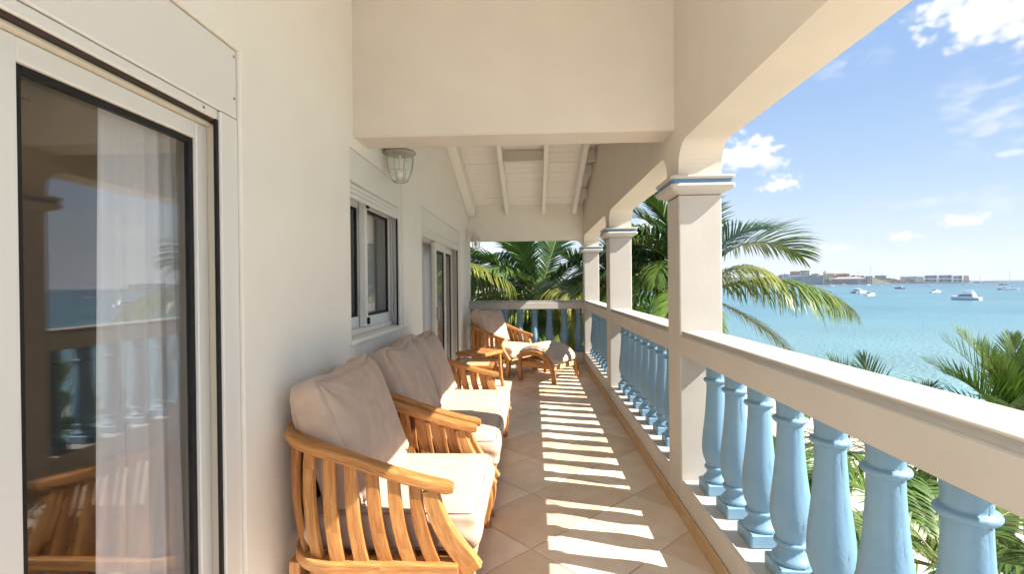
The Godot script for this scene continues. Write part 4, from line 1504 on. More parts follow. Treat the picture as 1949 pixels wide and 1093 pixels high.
func build_window() -> void:
	var o := thing("window", "two pane sliding window over the love seat, set deep in the wall", "window")
	boxpart("shutter_box", Vector3(-1.26, 2.006, -4.052), Vector3(-1.094, 2.197, -2.875), 0.003, M.alu, o)
	for k in 3:
		boxpart("shutter_slat", Vector3(-1.135, 1.912 + k * 0.031, -4.045), Vector3(-1.118, 1.940 + k * 0.031, -2.876), 0.004, M.alu, o)
	boxpart("guide_rail", Vector3(-1.124, 1.033, -4.053), Vector3(-1.098, 2.0055, -3.975), 0.003, M.alu, o)
	boxpart("guide_slot", Vector3(-1.124, 1.033, -3.9745), Vector3(-1.112, 1.911, -3.962), 0.0, M.black, o)
	var f := MB.new()
	f.box(Vector3(-1.31, 1.033, -4.052), Vector3(-1.172, 1.985, -4.030), 0.002)
	f.box(Vector3(-1.31, 1.033, -2.90), Vector3(-1.172, 1.985, -2.875), 0.002)
	f.box(Vector3(-1.31, 1.033, -4.0295), Vector3(-1.173, 1.068, -2.9005), 0.002)
	f.box(Vector3(-1.31, 1.965, -4.0295), Vector3(-1.173, 1.985, -2.9005), 0.002)
	part("frame", f.done(), M.alu, o)
	sash(o, "sash", -1.185, -4.028, -3.40, 1.069, 1.964, 0.05, 0.075, 0.018)
	sash(o, "sash", -1.235, -3.46, -2.902, 1.069, 1.964, 0.05, 0.075, 0.018)
	boxpart("latch", Vector3(-1.184, 1.085, -3.445), Vector3(-1.168, 1.135, -3.418), 0.005, M.black, o)
	boxpart("latch", Vector3(-1.184, 1.915, -3.455), Vector3(-1.166, 1.945, -3.418), 0.005, M.black, o)
	screw(o, Vector3(-1.184, 1.10, -4.00))
	boxpart("sill", Vector3(-1.17, 1.002, -4.075), Vector3(-1.068, 1.032, -2.852), 0.006, M.wall, o)
	solo("sheer_curtain", curtain_mesh(-1.345, -3.36, -3.0, 1.0, 2.1, 4.0, 0.02), M.curtain, "pale curtain gathered at the near side of the two pane window", "curtain")
	solo("sheer_curtain", curtain_mesh(-1.345, -4.04, -3.86, 1.0, 2.1, 2.5, 0.02), M.curtain, "pale curtain gathered at the far side of the two pane window", "curtain")


func build_far_door() -> void:
	var o := thing("sliding_door", "far sliding glass door standing ajar between window and lantern", "sliding door")
	boxpart("shutter_box", Vector3(-1.27, 1.952, -7.256), Vector3(-1.096, 2.146, -4.739), 0.003, M.alu, o)
	boxpart("shutter_bar", Vector3(-1.16, 1.875, -7.25), Vector3(-1.106, 1.9505, -4.742), 0.004, M.alu, o)
	boxpart("guide_rail", Vector3(-1.124, 0.0, -7.257), Vector3(-1.099, 1.9515, -7.165), 0.003, M.alu, o)
	boxpart("guide_slot", Vector3(-1.124, 0.0, -7.1645), Vector3(-1.112, 1.874, -7.142), 0.0, M.black, o)
	boxpart("guide_rail", Vector3(-1.19, 0.0, -4.80), Vector3(-1.099, 1.9515, -4.739), 0.003, M.alu, o)
	var f := MB.new()
	f.box(Vector3(-1.32, 0.0, -7.255), Vector3(-1.192, 1.94, -7.205), 0.002)
	f.box(Vector3(-1.32, 0.0, -4.79), Vector3(-1.192, 1.94, -4.74), 0.002)
	f.box(Vector3(-1.32, -0.002, -7.2045), Vector3(-1.193, 0.035, -4.7905), 0.002)
	f.box(Vector3(-1.32, 1.875, -7.2045), Vector3(-1.193, 1.94, -4.7905), 0.002)
	part("frame", f.done(), M.alu, o)
	sash(o, "sash", -1.20, -7.203, -6.30, 0.036, 1.874, 0.07, 0.10, 0.03)
	sash(o, "sash", -1.155, -6.42, -5.72, 0.036, 1.874, 0.09, 0.10, 0.03)
	sash(o, "sash", -1.25, -5.46, -4.79, 0.036, 1.874, 0.10, 0.10, 0.03)
	boxpart("handle", Vector3(-1.153, 0.95, -5.79), Vector3(-1.125, 1.10, -5.765), 0.006, M.nickel, o)
	screw(o, Vector3(-1.098, 1.91, -4.77))
	solo("sheer_curtain", curtain_mesh(-1.37, -6.55, -5.80, 0.03, 2.2, 6.0, 0.025), M.curtain, "pale curtain behind the middle leaf of the far sliding door", "curtain")
	solo("sheer_curtain", curtain_mesh(-1.37, -7.18, -6.75, 0.03, 2.2, 4.0, 0.025), M.curtain, "pale curtain behind the last leaf of the far sliding door", "curtain")


func build_rooms() -> void:
	var o := thing("rooms", "dim rooms behind the glazed doors", "", Vector3.ZERO, 0.0, "", "structure")
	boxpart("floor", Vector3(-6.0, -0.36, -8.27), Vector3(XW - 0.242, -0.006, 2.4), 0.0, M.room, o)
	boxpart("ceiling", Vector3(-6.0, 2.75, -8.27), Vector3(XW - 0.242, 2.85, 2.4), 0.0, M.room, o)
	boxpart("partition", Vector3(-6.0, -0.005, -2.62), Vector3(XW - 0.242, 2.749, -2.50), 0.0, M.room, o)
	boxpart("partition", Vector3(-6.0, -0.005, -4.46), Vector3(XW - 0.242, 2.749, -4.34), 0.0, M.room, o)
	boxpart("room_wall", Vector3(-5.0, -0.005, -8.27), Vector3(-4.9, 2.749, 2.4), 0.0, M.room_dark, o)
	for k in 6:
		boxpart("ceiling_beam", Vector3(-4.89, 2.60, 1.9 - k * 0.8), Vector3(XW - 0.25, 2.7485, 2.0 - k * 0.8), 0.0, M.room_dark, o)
	# dark sideboard by the back wall
	var w := thing("sideboard", "tall dark wooden cupboard standing inside the near room", "cupboard", Vector3(-3.4, 0, -2.22))
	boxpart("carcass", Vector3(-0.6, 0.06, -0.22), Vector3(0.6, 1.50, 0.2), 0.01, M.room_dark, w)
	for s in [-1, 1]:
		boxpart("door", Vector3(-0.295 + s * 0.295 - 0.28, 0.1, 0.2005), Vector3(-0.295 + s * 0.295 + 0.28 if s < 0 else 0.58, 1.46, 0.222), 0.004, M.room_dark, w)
	# ceiling fan with a lamp
	var f := thing("ceiling_fan", "dark ceiling fan with lit lamp inside the near room", "ceiling fan", Vector3(-2.55, 0, -1.75))
	var r := MB.new()
	r.lathe([Vector2(0.0, 2.25), Vector2(0.07, 2.25), Vector2(0.10, 2.29), Vector2(0.10, 2.36), Vector2(0.06, 2.40), Vector2(0.014, 2.42), Vector2(0.014, 2.68), Vector2(0.06, 2.69), Vector2(0.06, 2.745)], 20)
	part("motor", r.done(), M.bronze, f)
	for k in 5:
		var b := MB.new()
		b.box(Vector3(0.14, -0.004, -0.06), Vector3(0.62, 0.004, 0.06), 0.003)
		b.box(Vector3(0.08, -0.006, -0.02), Vector3(0.16, 0.002, 0.02), 0.002)
		part("blade", b.done(), M.bronze, f, Transform3D(Basis(Vector3.UP, TAU * k / 5.0 + 0.4) * Basis(Vector3.RIGHT, 0.2), Vector3(0, 2.33, 0)))
	var g := MB.new()
	g.lathe([Vector2(0.0, -0.05), Vector2(0.03, -0.045), Vector2(0.05, -0.02), Vector2(0.05, 0.01), Vector2(0.03, 0.04), Vector2(0.0, 0.045)], 16)
	var em := mat(Color(0.9, 0.8, 0.6), 0.5)
	em.emission_enabled = true
	em.emission = Color(1.0, 0.74, 0.42)
	em.emission_energy_multiplier = 1.6
	part("lamp_bulb", g.done(), em, f, Transform3D(Basis(), Vector3(0, 2.19, 0)))
	var l := OmniLight3D.new()
	l.name = "fan_lamp"
	l.light_color = Color(1.0, 0.78, 0.5)
	l.light_energy = 0.02
	l.light_size = 0.05
	l.omni_range = 9.0
	l.omni_attenuation = 2.0
	l.shadow_enabled = true
	l.position = Vector3(-2.55, 2.19, -1.75)
	add_child(l)


func build_lamps() -> void:
	# glass jar lantern close to the wall behind the cross beam
	var at := Vector3(-0.972, 2.335, -3.56)
	var o := thing("jar_lantern", "eight sided clear glass lantern hanging behind the cross beam, above the window", "lamp", at)
	var c := MB.new()
	c.lathe([Vector2(0.0, -0.012), Vector2(0.095, -0.012), Vector2(0.112, -0.006), Vector2(0.118, 0.004), Vector2(0.108, 0.014), Vector2(0.085, 0.024), Vector2(0.0, 0.03)], 32)
	c.tube([Vector3(-0.143, 0.04, 0), Vector3(-0.07, 0.05, 0), Vector3(0, 0.02, 0)], 0.014, 8)
	part("mount", c.done(), M.nickel, o)
	var prof := [[0.100, -0.014], [0.099, -0.055], [0.094, -0.10], [0.083, -0.145], [0.064, -0.185], [0.050, -0.208]]
	for k in 8:
		var a0 := TAU * k / 8.0 + 0.2
		var a1 := TAU * (k + 1) / 8.0 + 0.2
		var g := MB.new()
		var rod := []
		for i in prof.size():
			rod.append(Vector3(cos(a0) * prof[i][0] * 1.01, prof[i][1], sin(a0) * prof[i][0] * 1.01))
			if i == prof.size() - 1:
				continue
			var q := []
			for w in [[a0, i], [a1, i], [a1, i + 1], [a0, i + 1]]:
				q.append(Vector3(cos(w[0]) * prof[w[1]][0], prof[w[1]][1], sin(w[0]) * prof[w[1]][0]))
			g.face(q, Vector3(cos(a0 + 0.39), 0, sin(a0 + 0.39)))
		part("glass_panel", g.done(), M.lamp_glass, o)
		var s := MB.new()
		s.tube(rod, 0.0026, 6)
		part("came", s.done(), M.nickel, o)
	var ring := MB.new()
	for w in [[0.051, -0.208, 0.003], [0.088, -0.13, 0.0015]]:
		var pts := []
		for k in 9:
			var a := TAU * k / 8.0 + 0.2
			pts.append(Vector3(cos(a) * w[0], w[1], sin(a) * w[0]))
		ring.tube(pts, w[2], 6)
	part("ring", ring.done(), M.nickel, o)
	var sk := MB.new()
	sk.lathe([Vector2(0.0, -0.175), Vector2(0.020, -0.172), Vector2(0.026, -0.15), Vector2(0.02, -0.125), Vector2(0.012, -0.12), Vector2(0.008, -0.11), Vector2(0.008, -0.012)], 14)
	for k in 3:
		var a := TAU * k / 3.0
		sk.lathe([Vector2(0.011, -0.115), Vector2(0.012, -0.07), Vector2(0.010, -0.06), Vector2(0.006, -0.05), Vector2(0.0, -0.04)], 10, Vector3(cos(a) * 0.035, 0.0, sin(a) * 0.035))
		sk.tube([Vector3(0, -0.125, 0), Vector3(cos(a) * 0.02, -0.13, sin(a) * 0.02), Vector3(cos(a) * 0.035, -0.115, sin(a) * 0.035)], 0.004, 6)
	part("candle_socket", sk.done(), M.bulb, o)
	# wall lantern near the far corner
	var w := thing("wall_lantern", "small cream wall lantern with scrolled bracket at the far corner", "lamp", Vector3(XW, 2.115, -7.95))
	boxpart("back_plate", Vector3(-0.001, -0.05, -0.035), Vector3(0.012, 0.20, 0.035), 0.005, M.lamp_paint, w)
	var br := MB.new()
	br.tube([Vector3(0.01, 0.17, 0), Vector3(0.06, 0.10, 0), Vector3(0.11, 0.095, 0), Vector3(0.155, 0.13, 0), Vector3(0.16, 0.10, 0)], 0.008, 8)
	br.tube([Vector3(0.01, 0.02, 0), Vector3(0.05, 0.015, 0), Vector3(0.075, 0.05, 0), Vector3(0.05, 0.085, 0), Vector3(0.025, 0.06, 0)], 0.006, 8)
	br.tube([Vector3(0.08, 0.10, 0), Vector3(0.10, 0.15, 0), Vector3(0.125, 0.16, 0), Vector3(0.125, 0.13, 0)], 0.006, 8)
	part("bracket", br.done(), M.lamp_paint, w)
	var hood := MB.new()
	hood.lathe([Vector2(0.088, -0.012), Vector2(0.090, -0.002), Vector2(0.080, 0.004), Vector2(0.072, 0.030), Vector2(0.052, 0.062), Vector2(0.025, 0.085), Vector2(0.010, 0.093), Vector2(0.010, 0.105), Vector2(0.0, 0.112)], 12, Vector3(0.16, 0, 0))
	part("hood", hood.done(), M.lamp_paint, w)
	var cage := MB.new()
	for k in 6:
		var a := TAU * k / 6.0 + 0.3
		cage.tube([Vector3(0.16 + cos(a) * 0.078, -0.01, sin(a) * 0.078), Vector3(0.16 + cos(a) * 0.058, -0.158, sin(a) * 0.058)], 0.0045, 6)
		var g := MB.new()
		var e := a + TAU / 6.0
		g.face([Vector3(0.16 + cos(a) * 0.077, -0.012, sin(a) * 0.077), Vector3(0.16 + cos(e) * 0.077, -0.012, sin(e) * 0.077), Vector3(0.16 + cos(e) * 0.057, -0.156, sin(e) * 0.057), Vector3(0.16 + cos(a) * 0.057, -0.156, sin(a) * 0.057)], Vector3(cos(a + 0.5), 0, sin(a + 0.5)))
		part("glass_panel", g.done(), M.lamp_glass, w)
	cage.lathe([Vector2(0.0, -0.168), Vector2(0.062, -0.168), Vector2(0.064, -0.160), Vector2(0.060, -0.154), Vector2(0.0, -0.154)], 12, Vector3(0.16, 0, 0))
	part("cage", cage.done(), M.lamp_paint, w)
	var bb := MB.new()
	bb.lathe([Vector2(0.0, -0.125), Vector2(0.022, -0.118), Vector2(0.032, -0.095), Vector2(0.028, -0.072), Vector2(0.014, -0.045), Vector2(0.013, -0.01)], 14, Vector3(0.16, 0, 0))
	part("bulb", bb.done(), M.bulb, w)


# ---------------------------------------------------------------- teak seats
func soft_box(h: Vector3, r: float, n: int, shape) -> ArrayMesh:
	# a rounded box whose points are then moved by shape(position, unit position, normal); smooth normals
	var verts := PackedVector3Array()
	var ids := {}
	var tris := PackedInt32Array()
	for a in 3:
		var p := (a + 1) % 3
		var q := (a + 2) % 3
		for s in [-1.0, 1.0]:
			var grid := []
			for i in n + 1:
				var row := []
				for j in n + 1:
					var c := Vector3.ZERO
					c[a] = s
					c[p] = sin((float(i) / n - 0.5) * PI)
					c[q] = sin((float(j) / n - 0.5) * PI)
					var key := Vector3i((c * 5000.0).round())
					if not ids.has(key):
						var e := c * h
						var inner := e.clamp(-(h - Vector3.ONE * r), h - Vector3.ONE * r)
						var d := (e - inner).normalized()
						ids[key] = verts.size()
						verts.append(shape.call(inner + d * r, c, d))
					row.append(ids[key])
				grid.append(row)
			for i in n:
				for j in n:
					if s > 0:
						tris.append_array([grid[i][j], grid[i + 1][j], grid[i + 1][j + 1], grid[i][j], grid[i + 1][j + 1], grid[i][j + 1]])
					else:
						tris.append_array([grid[i][j], grid[i + 1][j + 1], grid[i + 1][j], grid[i][j], grid[i][j + 1], grid[i + 1][j + 1]])
	var nrm := PackedVector3Array()
	nrm.resize(verts.size())
	for k in range(0, tris.size(), 3):
		var g := (verts[tris[k + 1]] - verts[tris[k]]).cross(verts[tris[k + 2]] - verts[tris[k]])
		for m in 3:
			nrm[tris[k + m]] += g
	var b := MB.new()
	for k in range(0, tris.size(), 3):
		b.tri(verts[tris[k]], verts[tris[k + 1]], verts[tris[k + 2]], nrm[tris[k]].normalized(), nrm[tris[k + 1]].normalized(), nrm[tris[k + 2]].normalized())
	return b.done()


func seat_cushion(hx: float, hy: float, hz: float, sd: int) -> ArrayMesh:
	var f := FastNoiseLite.new()
	f.seed = sd
	f.frequency = 3.2
	f.fractal_octaves = 3
	var g := FastNoiseLite.new()
	g.seed = sd + 50
	g.frequency = 9.0
	var shape := func(p: Vector3, c: Vector3, d: Vector3) -> Vector3:
		var bulge := 0.0
		if absf(c.y) > 0.98:
			bulge = 0.022 * (1.0 - pow(c.x, 4.0)) * (1.0 - pow(c.z, 4.0)) * (1.0 if c.y > 0 else 0.2)
		else:
			bulge = 0.012 * (1.0 - c.y * c.y)
			# slack cloth on the sides: slanting creases gathered towards the corners
			var along := c.x if absf(c.z) > 0.98 else c.z
			bulge += 0.0055 * sin(c.y * 5.0 + along * 7.0 + sd) * smoothstep(0.45, 0.95, absf(along)) * (1.0 - c.y * c.y)
		bulge += 0.005 * f.get_noise_3dv(p) + 0.0012 * g.get_noise_3dv(p)
		return p + d * bulge
	return soft_box(Vector3(hx, hy, hz), 0.03, 34, shape)


func cushion_piping(hx: float, y: float, hz: float, r: float, edge := 0.008) -> ArrayMesh:
	# a welt round the upper and lower seam
	var b := MB.new()
	for s in [1.0, -1.0]:
		var path := []
		var e := 0.020
		for k in [[hx - e, -hz], [hx, -hz + e], [hx, hz - e], [hx - e, hz], [-hx + e, hz], [-hx, hz - e], [-hx, -hz + e], [-hx + e, -hz], [hx - e, -hz]]:
			path.append(Vector3(k[0], s * y, k[1]))
		b.tube(path, r, 6)
	return b.done()


func back_cushion(hx: float, hy: float, hz: float, sd: int) -> ArrayMesh:
	# local x is its thickness (front at +x), y up, z across
	var f := FastNoiseLite.new()
	f.seed = sd
	f.frequency = 2.6
	f.fractal_octaves = 3
	var g := FastNoiseLite.new()
	g.seed = sd + 9
	g.frequency = 7.0
	var shape := func(p: Vector3, c: Vector3, d: Vector3) -> Vector3:
		var u := c.z
		var w := c.y
		var out := p
		# the cloth is fuller in the middle, slack and dented at the top edge
		var face_ := smoothstep(0.5, 0.98, absf(c.x))
		out.x += signf(c.x) * face_ * 0.042 * (1.0 - pow(u, 4.0)) * (1.0 - pow(w, 4.0))
		var top := smoothstep(0.25, 1.0, w)
		out.y -= top * (0.028 * (1.0 - pow(absf(u), 2.5)) - 0.022 * f.get_noise_2d(u * 0.55 + sd, 3.0))
		out.x -= signf(c.x) * face_ * top * 0.016
		if absf(w) > 0.9 or absf(u) > 0.9:
			out += d * 0.016 * (1.0 - c.x * c.x)
		# folds that fan out from each upper corner, and one long slanting crease
		for k in [-1.0, 1.0]:
			var a := Vector2((u - k) * hz, (w - 1.0) * hy)
			var dist := a.length()
			var ang := atan2(a.y, -a.x * k)
			out += d * 0.014 * sin(ang * 7.0 + sd + k) * exp(-pow(dist / 0.16, 2.0)) * smoothstep(0.0, 0.05, dist)
			out += d * -0.024 * exp(-pow((ang + 0.62) / 0.10, 2.0)) * exp(-dist / 0.11) * smoothstep(0.01, 0.05, dist)
			var low := Vector2((u - k) * hz, (w + 1.0) * hy)
			var da := low.length()
			out += d * 0.011 * sin(atan2(low.y, -low.x * k) * 6.0 + sd * 2.0) * exp(-pow(da / 0.17, 2.0))
		out += d * (0.013 * f.get_noise_3d(p.x, p.y * 0.8 + p.z * 0.5, p.z) + 0.0035 * g.get_noise_3d(p.x * 0.6, p.y + p.z * 0.6, p.z * 0.5))
		return out
	return soft_box(Vector3(hx, hy, hz), 0.055, 44, shape)


func hoop_at(s: float, hw: float, xf: float, xb: float, r: float) -> Array:
	# horseshoe seen from above, s metres from the near (+z) front tip: [point, outward, tangent]
	var side := xf - (xb + r)
	var arc := PI * 0.5 * r
	var back := 2.0 * (hw - r)
	if s < side:
		return [Vector3(xf - s, 0, hw), Vector3(0, 0, 1), Vector3(-1, 0, 0)]
	s -= side
	if s < arc:
		var a := s / r
		return [Vector3(xb + r - r * sin(a), 0, hw - r + r * cos(a)), Vector3(-sin(a), 0, cos(a)), Vector3(-cos(a), 0, -sin(a))]
	s -= arc
	if s < back:
		return [Vector3(xb, 0, hw - r - s), Vector3(-1, 0, 0), Vector3(0, 0, -1)]
	s -= back
	if s < arc:
		var a := PI * 0.5 + s / r
		return [Vector3(xb + r - r * sin(a), 0, -hw + r + r * cos(a)), Vector3(-sin(a), 0, cos(a)), Vector3(-cos(a), 0, -sin(a))]
	s -= arc
	return [Vector3(xb + r + s, 0, -hw), Vector3(0, 0, -1), Vector3(1, 0, 0)]


func arm_y(x: float) -> float:
	var t := clampf((0.33 - x) / 0.72, 0.0, 1.0)
	return 0.550 + 0.190 * (0.5 * smoothstep(0.0, 1.0, t) + 0.5 * t)


func wood() -> Material:
	return M["wood%d" % rng.randi_range(0, 3)]


func teak_seat(o: Node3D, hw: float, seats: int, sd: int) -> void:
	# faces +x; hw is half the distance between the arms
	var xf := 0.33
	var xb := -0.39
	var r := 0.20
	var total := 2.0 * (xf - xb - r) + PI * r + 2.0 * (hw - r)
	# arm rail and seat rail: two horseshoes
	for kind in 2:
		var path := []
		var sides := []
		var ups := []
		var scales := []
		var n := 64 + seats * 12
		var grow := 0.0 if kind == 0 else 0.012
		for i in n + 1:
			var s := total * i / n
			var q := hoop_at(s, hw + grow, xf + (0.0 if kind == 0 else 0.02), xb + (0.0 if kind == 0 else 0.045), r)
			var p: Vector3 = q[0]
			p.y = arm_y(p.x) if kind == 0 else 0.240
			path.append(p)
			sides.append(q[1])
			ups.append(Vector3.UP)
			var e := minf(s, total - s)
			var sc := lerpf(0.62, 1.0, clampf(sqrt(e / 0.03), 0, 1)) if kind == 0 else 1.0
			var wide := 1.0 + (0.22 * exp(-pow((e - (xf - xb - r) - 0.12) / 0.14, 2.0)) if kind == 0 else 0.0)
			scales.append(Vector2(sc * wide, lerpf(0.75, 1.0, clampf(e / 0.025, 0, 1)) if kind == 0 else 1.0))
		var b := MB.new()
		b.shift = Vector2(rng.randf(), rng.randf())
		b.sweep(path, sides, ups, rrect(0.066, 0.044, 0.010) if kind == 0 else rrect(0.072, 0.046, 0.006), scales)
		part("arm_rail" if kind == 0 else "seat_rail", b.done(), M.wood0 if kind == 0 else M.wood2, o)
	# curved slats between them
	var list := []
	var straight := xf - xb - r
	var d := 0.155
	var marks := []
	while d < total * 0.5 - 0.02:
		marks.append(d)
		d += 0.0865
	for m in marks:
		list.append(m)
		list.append(total - m)
	for s in list:
		var e: float = minf(s, total - s)
		var lean := 0.088 * clampf(1.0 - e / (straight + 0.25), 0.0, 1.0)
		var sb: float = (e - lean + 0.015) if s < total * 0.5 else total - (e - lean + 0.015)
		var top := hoop_at(s, hw, xf, xb, r)
		var low := hoop_at(clampf(sb, 0.01, total - 0.01), hw + 0.010, xf + 0.02, xb + 0.045, r)
		var p0: Vector3 = top[0]
		var p1: Vector3 = low[0]
		p0.y = arm_y(p0.x) - 0.015
		p1.y = 0.256
		var path := []
		var sides := []
		var ups := []
		var scales := []
		var wob := rng.randf_range(-0.004, 0.004)
		for k in 9:
			var t := k / 8.0
			var across := t * t * 0.65 + t * 0.35
			var p := p0.lerp(p1, across)
			p.y = lerpf(p0.y, p1.y, t)
			p += (top[1] as Vector3) * (0.016 * sin(t * PI) + wob * t)
			path.append(p)
			sides.append((top[2] as Vector3).lerp(low[2], t).normalized())
			ups.append((top[1] as Vector3).lerp(low[1], t).normalized())
			scales.append(Vector2(lerpf(0.92, 1.12, t), 1.0))
		var b := MB.new()
		b.shift = Vector2(rng.randf(), rng.randf())
		b.sweep(path, sides, ups, rrect(0.054, 0.022, 0.004), scales)
		part("slat", b.done(), wood(), o)
	# front posts: an s-shaped upper piece and a cabriole foot
	for s in [1.0, -1.0]:
		var up := [Vector2(0.268, 0.545), Vector2(0.277, 0.50), Vector2(0.292, 0.45), Vector2(0.315, 0.40), Vector2(0.343, 0.352), Vector2(0.374, 0.31), Vector2(0.402, 0.275), Vector2(0.424, 0.245), Vector2(0.436, 0.225)]
		var foot := [Vector2(0.400, 0.245), Vector2(0.412, 0.20), Vector2(0.418, 0.16), Vector2(0.414, 0.115), Vector2(0.403, 0.07), Vector2(0.400, 0.03), Vector2(0.412, 0.0)]
		for which in 2:
			var line: Array = up if which == 0 else foot
			var path := []
			var sides := []
			var ups := []
			var scales := []
			for k in line.size():
				var a: Vector2 = line[maxi(k - 1, 0)]
				var c: Vector2 = line[mini(k + 1, line.size() - 1)]
				var t := (c - a).normalized()
				path.append(Vector3(line[k].x - 0.03, line[k].y, s * (hw + (0.002 if which == 0 else -0.004))))
				sides.append(Vector3(-t.y, t.x, 0))
				ups.append(Vector3(0, 0, 1))
				var u := float(k) / (line.size() - 1)
				scales.append(Vector2(lerpf(0.85, 1.15, u) if which == 0 else lerpf(1.0, 0.85, u), 1.0))
			var b := MB.new()
			b.shift = Vector2(rng.randf(), rng.randf())
			b.sweep(path, sides, ups, rrect(0.072, 0.046, 0.006) if which == 0 else rrect(0.064, 0.052, 0.006), scales)
			part("arm_post" if which == 0 else "front_leg", b.done(), M.wood2 if which == 0 else wood(), o)
		boxpart("back_leg", Vector3(-0.385, 0.0, s * (hw - 0.10) - 0.026), Vector3(-0.335, 0.20, s * (hw - 0.10) + 0.026), 0.004, wood(), o)
		boxpart("stretcher", Vector3(-0.33, 0.055, s * (hw - 0.012) - 0.014), Vector3(0.345, 0.10, s * (hw - 0.012) + 0.014), 0.004, wood(), o)
		for k in 6:
			var x := -0.24 + k * 0.10
			boxpart("apron_slat", Vector3(x - 0.022, 0.1005, s * (hw - 0.012) - 0.009), Vector3(x + 0.022, 0.199, s * (hw - 0.012) + 0.009), 0.003, wood(), o)
	boxpart("front_rail", Vector3(0.366, 0.165, -hw + 0.035), Vector3(0.396, 0.262, hw - 0.035), 0.005, M.wood_worn, o)
	for s in [1.0, -1.0]:
		var b := MB.new()
		b.lathe([Vector2(0.0145, 0.0), Vector2(0.0145, 0.0035), Vector2(0.0145, 0.0035), Vector2(0.010, 0.005), Vector2(0.0, 0.0055)], 14)
		part("dowel_plug", b.done(), M.wood3, o, Transform3D(Basis(Vector3(0, 0, 1), -PI * 0.5), Vector3(0.3955, 0.238, s * (hw - 0.065))))
	for k in 5:
		var x := -0.29 + k * 0.145
		boxpart("seat_slat", Vector3(x - 0.05, 0.225, -hw + 0.045), Vector3(x + 0.05, 0.246, hw - 0.045), 0.003, wood(), o)
	# cushions
	var each := (2.0 * hw - 0.085) / seats
	for k in seats:
		var z := -hw + 0.0425 + each * (k + 0.5)
		var hz := each * 0.5 - 0.004
		var c := part("seat_cushion", seat_cushion(0.365, 0.080, hz, sd + k), M.fabric, o, Transform3D(Basis(Vector3.UP, rng.randf_range(-0.012, 0.012)), Vector3(0.055, 0.348, z)))
		part("piping", cushion_piping(0.3565, 0.0755, hz - 0.0085, 0.0036), M.piping, c)
		var tilt := 0.345
		var bz := minf(hz, 0.345)
		var t := Transform3D(Basis(Vector3.UP, rng.randf_range(-0.03, 0.03)) * Basis(Vector3(0, 0, 1), tilt), Vector3(-0.215, 0.684, z))
		part("back_cushion", back_cushion(0.090, 0.292, bz - 0.008, sd + 20 + k * 3), M.fabric, o, t)


func build_seats() -> void:
	var a := thing("armchair", "teak slatted armchair nearest the camera with taupe cushions by the glass door", "armchair", Vector3(-0.655, 0, -2.325), 0.0, "teak armchairs on the porch")
	teak_seat(a, 0.400, 1, 3)
	var s := thing("love_seat", "two seat teak slatted sofa with taupe cushions under the window", "sofa", Vector3(-0.645, 0, -3.595), 0.0)
	teak_seat(s, 0.755, 2, 11)
	var c := thing("armchair", "teak armchair turned towards the camera at the far end behind the footstool", "armchair", Vector3(-0.500, 0, -7.60), -0.56, "teak armchairs on the porch")
	teak_seat(c, 0.375, 1, 23)
	ottoman()


